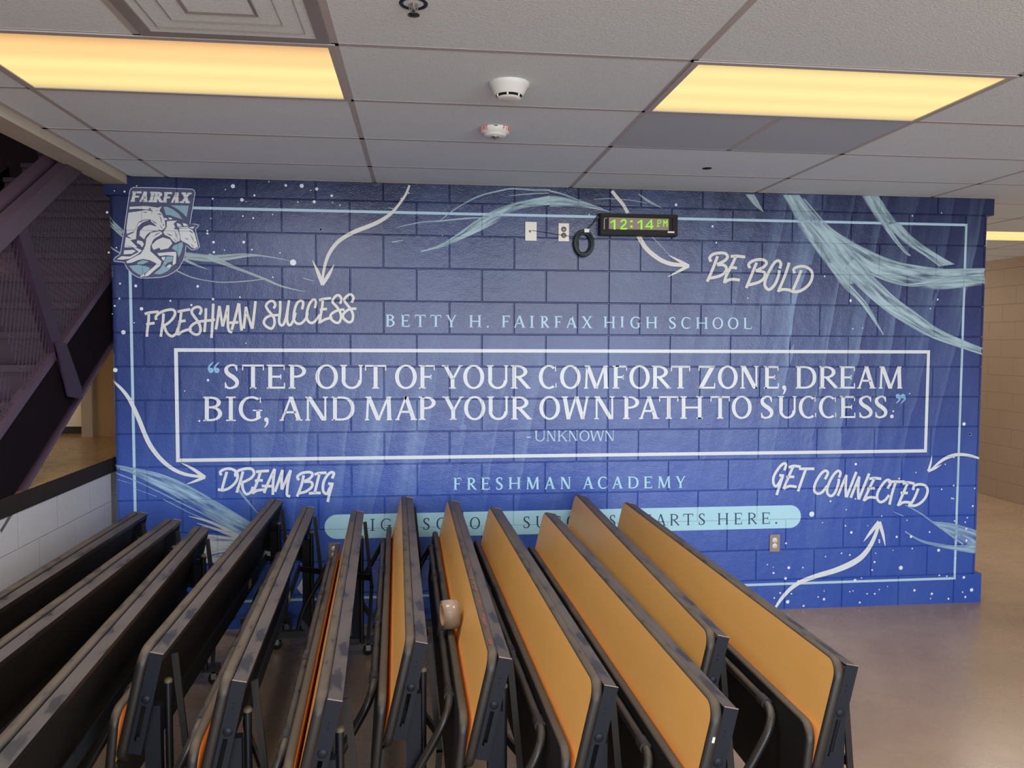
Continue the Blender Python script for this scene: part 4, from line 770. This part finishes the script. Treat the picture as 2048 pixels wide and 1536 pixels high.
# ------------------------------------------------------------------ wall fittings
def plate(name, label, cat, px, py, w, h, mat, depth=.006, group=None):
    c = px_wall(px, py); t = thing(name, label, cat, (c.x, -.0035, c.z), group=group)
    mb = MB(); mb.box(-w/2, w/2, -depth, 0.0035, -h/2, h/2); bevel(mb.build('cover_plate', mat, t), .002); return t
def sockets(t, depth, mat, zs=(.019, -.019)):
    for z in zs:
        mb = MB(); mb.lathe([(.0, -.0022), (.0165, -.0022), (.0172, 0)], (0, -depth, z), 24, 0, 'y'); o = mb.build('socket', mat, t)
        s = MB()
        for x in (-.006, .006): s.box(x-.0011, x+.0011, -depth-.0028, -depth-.002, z+.000, z+.008)
        s.box(-.0025, .0025, -depth-.0028, -depth-.002, z-.010, z-.006); s.build('slot', M['dark'], o)
c1 = plate('blank_wall_plate', 'blank cream wall plate with a thin wire coming out, left of the upper outlet', 'wall plate', 1061.5, 463, .072, .117, M['cream_p'])
mb = MB(); mb.lathe([(.0, -.003), (.006, -.003), (.008, 0)], (-.006, -.006, 0), 12, 0, 'y'); mb.build('wire_hole', M['grey_plate'], c1)
c2 = plate('power_outlet', 'cream power outlet high on the wall left of the coiled cable', 'outlet', 1127, 465, .067, .112, M['cream_p']); sockets(c2, .006, M['grey_plate'])
c3 = plate('power_outlet', 'steel power outlet low on the wall below the banner end', 'outlet', 1548.5, 1085.5, .070, .115, M['grey_plate']); sockets(c3, .006, M['outlet'])
c4 = plate('power_outlet', 'steel power outlet low on the wall seen between folded tables', 'outlet', 669, 1103, .070, .115, M['grey_plate']); sockets(c4, .006, M['outlet'])
# digital clock
f7 = lambda x, y: (1030+x*350/2048, 410+y*350/2048); dpt = .062
A = px_wall(*f7(1000, 98), dpt); Bc = px_wall(*f7(1905, 360), dpt); xc, zc2 = (A.x+Bc.x)/2, (A.z+Bc.z)/2; wd, ht = Bc.x-A.x, px_wall(*f7(1000, 98), dpt).z-px_wall(*f7(1000, 352), dpt).z
t = thing('wall_clock', 'black digital wall clock with green digits reading 12:14 PM', 'clock', (xc, 0, zc2))
mb = MB(); mb.box(-wd/2, wd/2, -dpt+.004, -.003, -ht/2, ht/2); bevel(mb.build('case', M['clockb'], t), .005)
mb = MB(); R_ = [(-wd/2+.004, wd/2-.004, ht/2-.022, ht/2-.003), (-wd/2+.004, wd/2-.004, -ht/2+.003, -ht/2+.022)]
for x0, x1, z0, z1 in R_: mb.box(x0, x1, -dpt-.002, -dpt+.005, z0, z1)
mb.box(-wd/2+.004, -wd/2+.03, -dpt-.002, -dpt+.005, -ht/2+.0221, ht/2-.0221); mb.box(wd/2-.034, wd/2-.004, -dpt-.002, -dpt+.005, -ht/2+.0221, ht/2-.0221); mb.build('bezel', M['clockb'], t)
d0 = px_wall(*f7(1100, 145), dpt); d1 = px_wall(*f7(1800, 295), dpt)
mb = MB(); mb.box(d0.x-xc, d1.x-xc, -dpt+.001, -dpt+.004, d1.z-zc2, d0.z-zc2); mb.build('display', M['clockd'], t, label='display window with its glass reflection put into the greyish tan colour')  # panel colour stands in for reflections on the display glass
mb = MB(); e0 = px_wall(*f7(1040, 150), dpt); mb.box(e0.x-xc, e0.x-xc+.005, -dpt-.003, -dpt+.004, -ht/2+.035, ht/2-.03); mb.box(e0.x-xc, e0.x-xc+.02, -dpt-.003, -dpt+.004, ht/2-.034, ht/2-.03); mb.build('sensor_window', M['grey_plate'], t)
def led(name, strokes_):
    mb = MB()
    for pts, w in strokes_:
        q = [px_wall(*f7(x, y), dpt) for x, y in pts]
        for a, b in zip(q[:-1], q[1:]):
            e = (b-a).normalized()*(w*.00018); mb.bar((a.x-xc-e.x, -dpt, a.z-zc2-e.z), (b.x-xc+e.x, -dpt, b.z-zc2+e.z), w*.00054, .002, 0, (0, 1, 0))
    mb.build(name, M['led'], t)
led('digit', [([(1122,205),(1165,178)],14), ([(1165,178),(1165,280)],20)])
led('digit', [([(1242,195),(1256,177),(1288,175),(1299,195),(1290,222),(1245,262),(1240,276)],16), ([(1240,278),(1305,278)],17)])
led('colon_dot', [([(1358,190),(1368,190)],22)]); led('colon_dot', [([(1358,252),(1368,252)],22)])
led('digit', [([(1438,208),(1480,180)],14), ([(1480,180),(1480,280)],20)])
led('digit', [([(1596,275),(1596,175)],17), ([(1594,178),(1532,248)],12), ([(1530,252),(1616,252)],15)])
led('letter', [([(1672,250),(1672,178),(1700,178),(1712,195),(1700,214),(1676,214)],7), ([(1660,250),(1688,250)],7)])
led('letter', [([(1740,250),(1740,178),(1760,215),(1780,178),(1780,250)],9)])
g0 = px_wall(*f7(1785, 312), dpt); mb = MB(); mb.box(g0.x-xc, g0.x-xc+.044, -dpt-.003, -dpt-.001, g0.z-zc2-.008, g0.z-zc2+.002); mb.build('badge', M['cream_p'], t)
# coiled cable hanging by the clock
cc = px_wall(*f7(805, 447), .02)
t = thing('coiled_cable', 'coil of dark cable hanging on the wall left of the clock', 'cable', (cc.x, cc.y, cc.z))
mb = MB(); rnd = random.Random(3)
pts = []
for i in range(7*28+1):
    a = 2*math.pi*i/28+math.pi/2; k = i/28; j = math.sin(k*2.3)*.5+.5
    pts.append(((.045+.018*j+.003*math.sin(k*5))*math.cos(a), -.004+.010*math.sin(k*3.1), (.060+.022*j)*math.sin(a)))
mb.tube(pts, .0062, 8); mb.build('loops', M['cable'], t)
k0 = px_wall(*f7(840, 290), .02)-cc; k1 = px_wall(*f7(985, 95), .02)-cc
mb = MB(); mb.tube(spline([(k0.x-.005, -.006, k0.z-.01), k0, k0.lerp(k1, .5)+Vector((.006, 0, -.006)), (k1.x, .004, k1.z)], 6), .0035, 8); mb.build('lead', M['cable'], t)
mb = MB(); mb.box(k0.x-.018, k0.x+.012, -.016, .014, k0.z-.018, k0.z+.004); bevel(mb.build('tie', M['white_p'], t), .003)
w0 = px_wall(*f7(200, 298), .012); w1 = px_wall(*f7(565, 355), .014); w2 = px_wall(*f7(690, 370), .012); w3 = px_wall(*f7(740, 375), .02); w4 = px_wall(*f7(850, 395), .02)
mb = MB(); mb.tube(spline([w0, w0.lerp(w1, .5)+Vector((0, 0, .002)), w1, w2, w3, (w3.lerp(w4, .5)+Vector((0, 0, -.01))), w4], 6), .0018, 6); tag(mb.build('thin_wire', M['cable']), 'thin dark wire running from the blank plate past the outlet to the coil', 'wire')

# ------------------------------------------------------------------ folded bench tables
TL = 0.225                                  # lean of the tabletop
LEN = 2.44
def rrect(n=8, r=.055, L_=LEN, D=.375):
    # rounded rectangle in (y, d): d runs down along the board
    pts = []
    for cx, cy, a0 in ((L_/2-r, r, -90), (L_/2-r, D-r, 0), (-L_/2+r, D-r, 90), (-L_/2+r, r, 180)):
        for i in range(n+1): a = math.radians(a0+90*i/n); pts.append((cx+r*math.cos(a), cy+r*math.sin(a)))
    return pts
def board(name_t, name_b, org, tilt, D, th, parent, tan_side, r):
    # tan_side -1: tan face looks to the left/up; +1: to the right. returns the tabletop with its edge band as sub-part
    ca, sa = math.cos(tilt), math.sin(tilt); dn = Vector((-sa, 0, -ca)); nn = Vector((-ca, 0, sa)); o = Vector(org)
    pt = lambda y, d, h: o+dn*d+nn*h+Vector((0, y, 0))
    out = rrect(8, r, LEN, D); c = (0, D/2)
    def sc(p, e): 
        L2 = LEN/2; return (p[0]-math.copysign(min(e, abs(p[0])), p[0]), p[1]-math.copysign(e, p[1]-D/2))
    ins = rrect(8, max(r-.008, .01), LEN-.016, D-.016); ins = [(y, d+.008) for y, d in ins]
    mb = MB(); h_t, h_b = (th+.0006, -.0) if tan_side < 0 else (0.0-.0006, th)
    f_t = [pt(y, d, h_t) for y, d in ins]; f_b = [pt(y, d, h_b) for y, d in ins]
    if tan_side > 0: f_t, f_b = f_t, f_b
    mb.face(f_t, 0); mb.face(list(reversed(f_b)), 1); top = mb.build(name_t, [M['tan'], M['tunder']], parent)
    mb = MB(); rows = []
    prof = [(.008, 0.0), (.003, .001), (.0, th*.25), (-.002, th*.5), (.0, th*.75), (.003, th-.001), (.008, th)]
    for e, h in prof:
        q = rrect(8, max(r-e, .01), LEN-2*e, D-2*e); rows.append([pt(y, d+e, h) for y, d in q])
    mb.grid(rows, True); mb.build(name_b, M['tband'], top)
    return top
def make_table():
    t = thing('bench_table', 'x', 'table', (0, 0, 0))
    h = .825; org = (0, 0, h); ca, sa = math.cos(TL), math.sin(TL); dn = Vector((-sa, 0, -ca)); nn = Vector((-ca, 0, sa)); O = Vector(org)
    top = board('tabletop', 'edge_band', org, TL, .375, .030, t, -1, .055)
    pt = lambda y, d, k: O+dn*d-nn*k+Vector((0, y, 0))        # k: depth behind the board
    e = LEN/2-.012
    # top channel
    mb = MB(); mb.hexa([pt(-e, .008, .002), pt(-e, .008, .042), pt(-e, .011, .042), pt(-e, .011, .002)], [pt(e, .008, .002), pt(e, .008, .042), pt(e, .011, .042), pt(e, .011, .002)])
    mb.hexa([pt(-e, .011, .039), pt(-e, .011, .042), pt(-e, .03, .042), pt(-e, .03, .039)], [pt(e, .011, .039), pt(e, .011, .042), pt(e, .03, .042), pt(e, .03, .039)])
    mb.build('top_channel', M['tblack'], t, label='dusty dark steel channel along the upper edge')
    for s in (-1, 1):
        y = s*e; y2 = s*(e+.003)
        mb = MB()
        def slab(d0, d1, k0, k1):
            A = [pt(y, d0, k0), pt(y, d0, k1), pt(y, d1, k1), pt(y, d1, k0)]; Bq = [pt(y2, d0, k0), pt(y2, d0, k1), pt(y2, d1, k1), pt(y2, d1, k0)]
            mb.hexa(A if s > 0 else Bq, Bq if s > 0 else A)
        slab(.006, .175, .001, .042); slab(.175, .29, .001, .012); slab(.175, .275, .026, .042); slab(.275, .29, .018, .042); slab(.29, .33, .001, .042)
        pl = mb.build('end_plate', M['tend'], t, label='dark bluish steel end plate with a locking slot')
        mb = MB(); slab(.0045, .0075, .001, .042); mb.build('lip', M['worn'], pl, label='worn bright upper lip')
        mb = MB(); mb.hexa([pt(y-s*.03, .17, .004), pt(y-s*.03, .17, .038), pt(y-s*.03, .3, .038), pt(y-s*.03, .3, .004)], [pt(y-s*.026, .17, .004), pt(y-s*.026, .17, .038), pt(y-s*.026, .3, .038), pt(y-s*.026, .3, .004)]); mb.build('slot_back', M['slot'], pl)
        mb = MB(); mb.lathe([(.0, s*.003), (.012, s*.003), (.014, 0)], pt(y2, .155, .02), 20, 0, 'y'); mb.build('rivet', M['tend'], pl)
        for dd in (.07, .085):
            mb = MB(); mb.lathe([(.0, s*.001), (.0025, s*.001), (.0025, 0)], pt(y2, dd, .02), 8, 0, 'y'); mb.build('hole', M['slot'], pl)
    # seat board, folded up in front
    so = Vector((-.092, 0, .640)); st = .10
    seat = board('bench_seat', 'edge_band', so, st, .32, .028, t, 1, .055)
    sdn = Vector((-math.sin(st), 0, -math.cos(st))); snn = Vector((-math.cos(st), 0, math.sin(st)))
    sp = lambda y, d, k: so+sdn*d+snn*(.028+k)+Vector((0, y, 0))
    mb = MB(); rp = lambda y, d, k: so+sdn*d-snn*k+Vector((0, y, 0)); q = lambda y: [rp(y, .165, .001), rp(y, .165, .009), rp(y, .315, .009), rp(y, .315, .001)]
    mb.hexa(q(-LEN/2+.004), q(LEN/2-.004)); mb.build('dark_cover_strip', M['tunder'], seat, label='added black strip darkening the lower seat face')  # added black strip keeps the tan face dark below the tabletop
    R = .0145; yb = LEN/2-.23
    legp = lambda s: [sp(s*(yb-.10), .045, R), sp(s*(yb-.02), .046, R), sp(s*(yb+.03), .06, R+.003), sp(s*(yb+.055), .10, R+.016), sp(s*(yb+.06), .17, R+.045), sp(s*(yb+.06), .32, R+.11), sp(s*(yb+.06), .45, R+.135)]
    pts = [v for v in reversed(spline(legp(-1), 5))]+spline(legp(1), 5)
    mb = MB(); mb.tube(pts, R, 12); mb.build('seat_tube', M['ttube'], t)
    for yy in (-yb+.03, -.38, .38, yb-.03):
        mb = MB(); a = sp(yy-.024, .0455, R); b = sp(yy+.024, .0455, R); mb.tube([a, b], R+.004, 14); bevel(mb.build('clip', M['tclip'], t), .001)
        # cross rail and pivot links that carry the seat
    for s in (-1, 1):
        q = sp(s*(yb+.06), .40, R+.127)
        mb = MB(); mb.bar(q, (q.x+.075, q.y, .14), .026, .026, 0, (0, 1, 0)); mb.build('seat_link', M['tblack'], t)
    # leg ends: channel leg with plastic cap, foot, casters
    for s in (-1, 1):
        y = s*(LEN/2-.06)
        mb = MB(); mb.box(-.030, .018, y-.012, y+.022 if s > 0 else y+.012, .085, .635) if s > 0 else mb.box(-.030, .018, y-.022, y+.012, .085, .635); bevel(mb.build('leg', M['tend'], t), .003)
        mb = MB(); yt = y-s*.042; mb.tube([(.026, yt, .09), (.026, yt, .69)], .012, 12); o = mb.build('leg_tube', M['tblack'], t)
        mb = MB(); mb.lathe([(.0, .696), (.010, .696), (.0132, .690), (.0132, .684)], (.026, yt, 0), 16); mb.build('cap', M['cap'], o, label='yellowish plastic cap')
        mb = MB(); mb.box(-.21, .09, y-.02, y+.02, .07, .105); bevel(mb.build('foot', M['tblack'], t), .004)
        for cx in (-.18, .06):
            mb = MB(); mb.lathe([(.0, -.012), (.026, -.012), (.030, -.008), (.030, .008), (.026, .012), (.0, .012)], (cx, y, .031), 24, 0, 'y'); o = mb.build('caster', M['caster'], t)
            mb = MB(); mb.box(cx-.012, cx+.012, y-.017, y-.014, .03, .07); mb.box(cx-.012, cx+.012, y+.014, y+.017, .03, .07); mb.box(cx-.014, cx+.014, y-.017, y+.017, .062, .071); mb.build('fork', M['steel'], o)
        yv = s*(LEN/2-.105)
        mb = MB(); mb.bar((.046, yv, .775), (.082, yv, .40), .020, .009, 0, (0, 1, 0)); mb.bar((.082, yv, .41), (.06, yv, .105), .020, .009, 0, (0, 1, 0)); mb.build('brace', M['braced'], t)
        mb = MB(); mb.bar((-.038, s*.795 if s < 0 else 1.045, .50), (.075, yv-s*.012, .46), .010, .030); mb.build('stay', M['tblack'], t)
    mb = MB(); mb.box(-.041, -.035, -.80, LEN/2-.17, .472, .526); mb.build('stretcher', M['barm'], t, label='long flat steel bar between the ends')
    return t
def copy_table(src):
    r = src.copy(); C.objects.link(r)
    for ch in src.children:
        c = ch.copy(); C.objects.link(c); c.parent = r
        for g in ch.children: d = g.copy(); C.objects.link(d); d.parent = c
    return r
# top corner of each board (far end, near end) at h = 0.825, measured from the photograph
UN = [((.283, -.349), (.303, -2.79)), ((.521, -.548), (.553, -2.99)), ((.718, -.747), (.880, -3.18)), ((.976, -.053), (1.017, -2.475)), ((1.196, -.28), (1.318, -2.729)), ((1.488, -.403), (1.602, -2.908)), ((1.762, .0), (1.833, -2.446)), ((2.043, -.203), (2.087, -2.63)), ((2.276, -.418), (2.363, -2.88)), ((2.57, -.579), (2.648, -3.047)), ((2.851, -.087), (2.821, -2.539)), ((3.092, -.35), (3.118, -2.812))]
ORD = ['first', 'second', 'third', 'fourth', 'fifth', 'sixth', 'seventh', 'eighth', 'ninth', 'tenth', 'eleventh', 'twelfth']
DESC = ['folded bench table beside the low grey block wall, dusty dark edge showing', 'second folded bench table out from the low grey block wall', 'third folded bench table out from the low grey block wall, under the white brushed fan',
        'fourth folded bench table from the grey block wall, first with its end plate in view', 'fifth folded bench table from the grey block wall, pale sticker on its lower bar', 'sixth folded bench table from the grey block wall, seen almost edge on',
        'seventh folded bench table from the grey block wall, narrow tan face showing', 'folded bench table with tan face holding the clear tape roll', 'ninth folded bench table from the grey block wall, directly right of the tape roll one',
        'tan faced folded bench table reaching nearest to the camera, white chip on its end', 'shorter looking tan folded bench table set back next to the outermost one', 'outermost folded bench table at the right end of the row by open floor']
proto = make_table(); tables = []
for i, (fa_, ne) in enumerate(UN):
    o = proto if i == 0 else copy_table(proto)
    if ne is None: dx = .045; ang = .03; yc = fa_[1]-LEN/2; xc_ = fa_[0]+math.tan(ang)*LEN/2
    else: ang = math.atan2(ne[0]-fa_[0], fa_[1]-ne[1]); xc_ = (fa_[0]+ne[0])/2; yc = (fa_[1]+ne[1])/2
    if i >= 11 or i in (9, 8, 7, 6): pass
    yc = min(yc, -LEN/2-.045)
    o.location = (xc_, yc, 0); o.rotation_euler = (0, 0, -ang*-1 if False else ang)
    tag(o, DESC[i], 'table', 'folded bench tables in a nested row'); tables.append(o)
# small paper stickers on the lower bars of the fourth and fifth table
def bar_of(t): return [c for c in t.children if c.name.startswith('stretcher')][0]
for ti, ys in ((3, (.54, .81)), (4, (.535, .79))):
    for j, yy in enumerate(ys):
        mb = MB(); mb.box(-.0350, -.0344, yy-.035, yy+.035, .480, .520); mb.build('sticker', M['sticker'] if j == 0 else M['tclip'], bar_of(tables[ti]))
# worn marks: red rub along the edge band of the eighth table, a white chip on the end of the tenth
def band_marks(ti, name, mat, spots, label):
    top = [c for c in tables[ti].children if c.name.startswith('tabletop')][0]; dn = Vector((-math.sin(TL), 0, -math.cos(TL))); nn = Vector((-math.cos(TL), 0, math.sin(TL)))
    mb = MB()
    for y0, y1, d0, d1, h0, h1 in spots:
        q = [Vector((0, y, .825))+dn*d+nn*h for y, d, h in ((y0, d0, h0), (y1, d1, h0), (y1, d1, h1), (y0, d0, h1))]; mb.face(q); mb.face([p+dn*.0006-Vector((0, .0003, 0)) for p in reversed(q)])
    mb.build(name, mat, top, label=label)
rr_ = random.Random(5); sp_ = []
yy = -1.14
while yy < -.15:
    l_ = rr_.uniform(.02, .07); a_ = rr_.uniform(.008, .016); sp_.append((yy, yy+l_, -.0022, -.0022, a_, a_+rr_.uniform(.004, .012))); yy += l_+rr_.uniform(.0, .05)
for q_ in sp_: band_marks(7, 'red_mark', M['rub'], [q_], 'faded red rub mark')
band_marks(9, 'chip', M['white_p'], [(-1.2222, -1.2222, .085, .100, .010, .017)], 'small white chip')
# tape roll resting on the seat edge of the eighth table
t = thing('tape_roll', 'roll of clear packing tape standing on the eighth bench table', 'tape', (1.963, -1.90, .7045), rz=.2)
mb = MB(); ro, ri, hw = .056, .040, .030
mb.lathe([(ri+.003, -hw), (ro, -hw), (ro+.001, 0), (ro, hw), (ri+.003, hw)], (0, 0, 0), 48, 0, 'x'); mb.build('tape', M['tape'], t)
mb = MB(); mb.lathe([(ri, -hw-.001), (ri+.003, -hw-.001), (ri+.003, hw+.001), (ri, hw+.001), (ri, -hw-.001)], (0, 0, 0), 48, 0, 'x'); mb.build('core', M['core'], t)
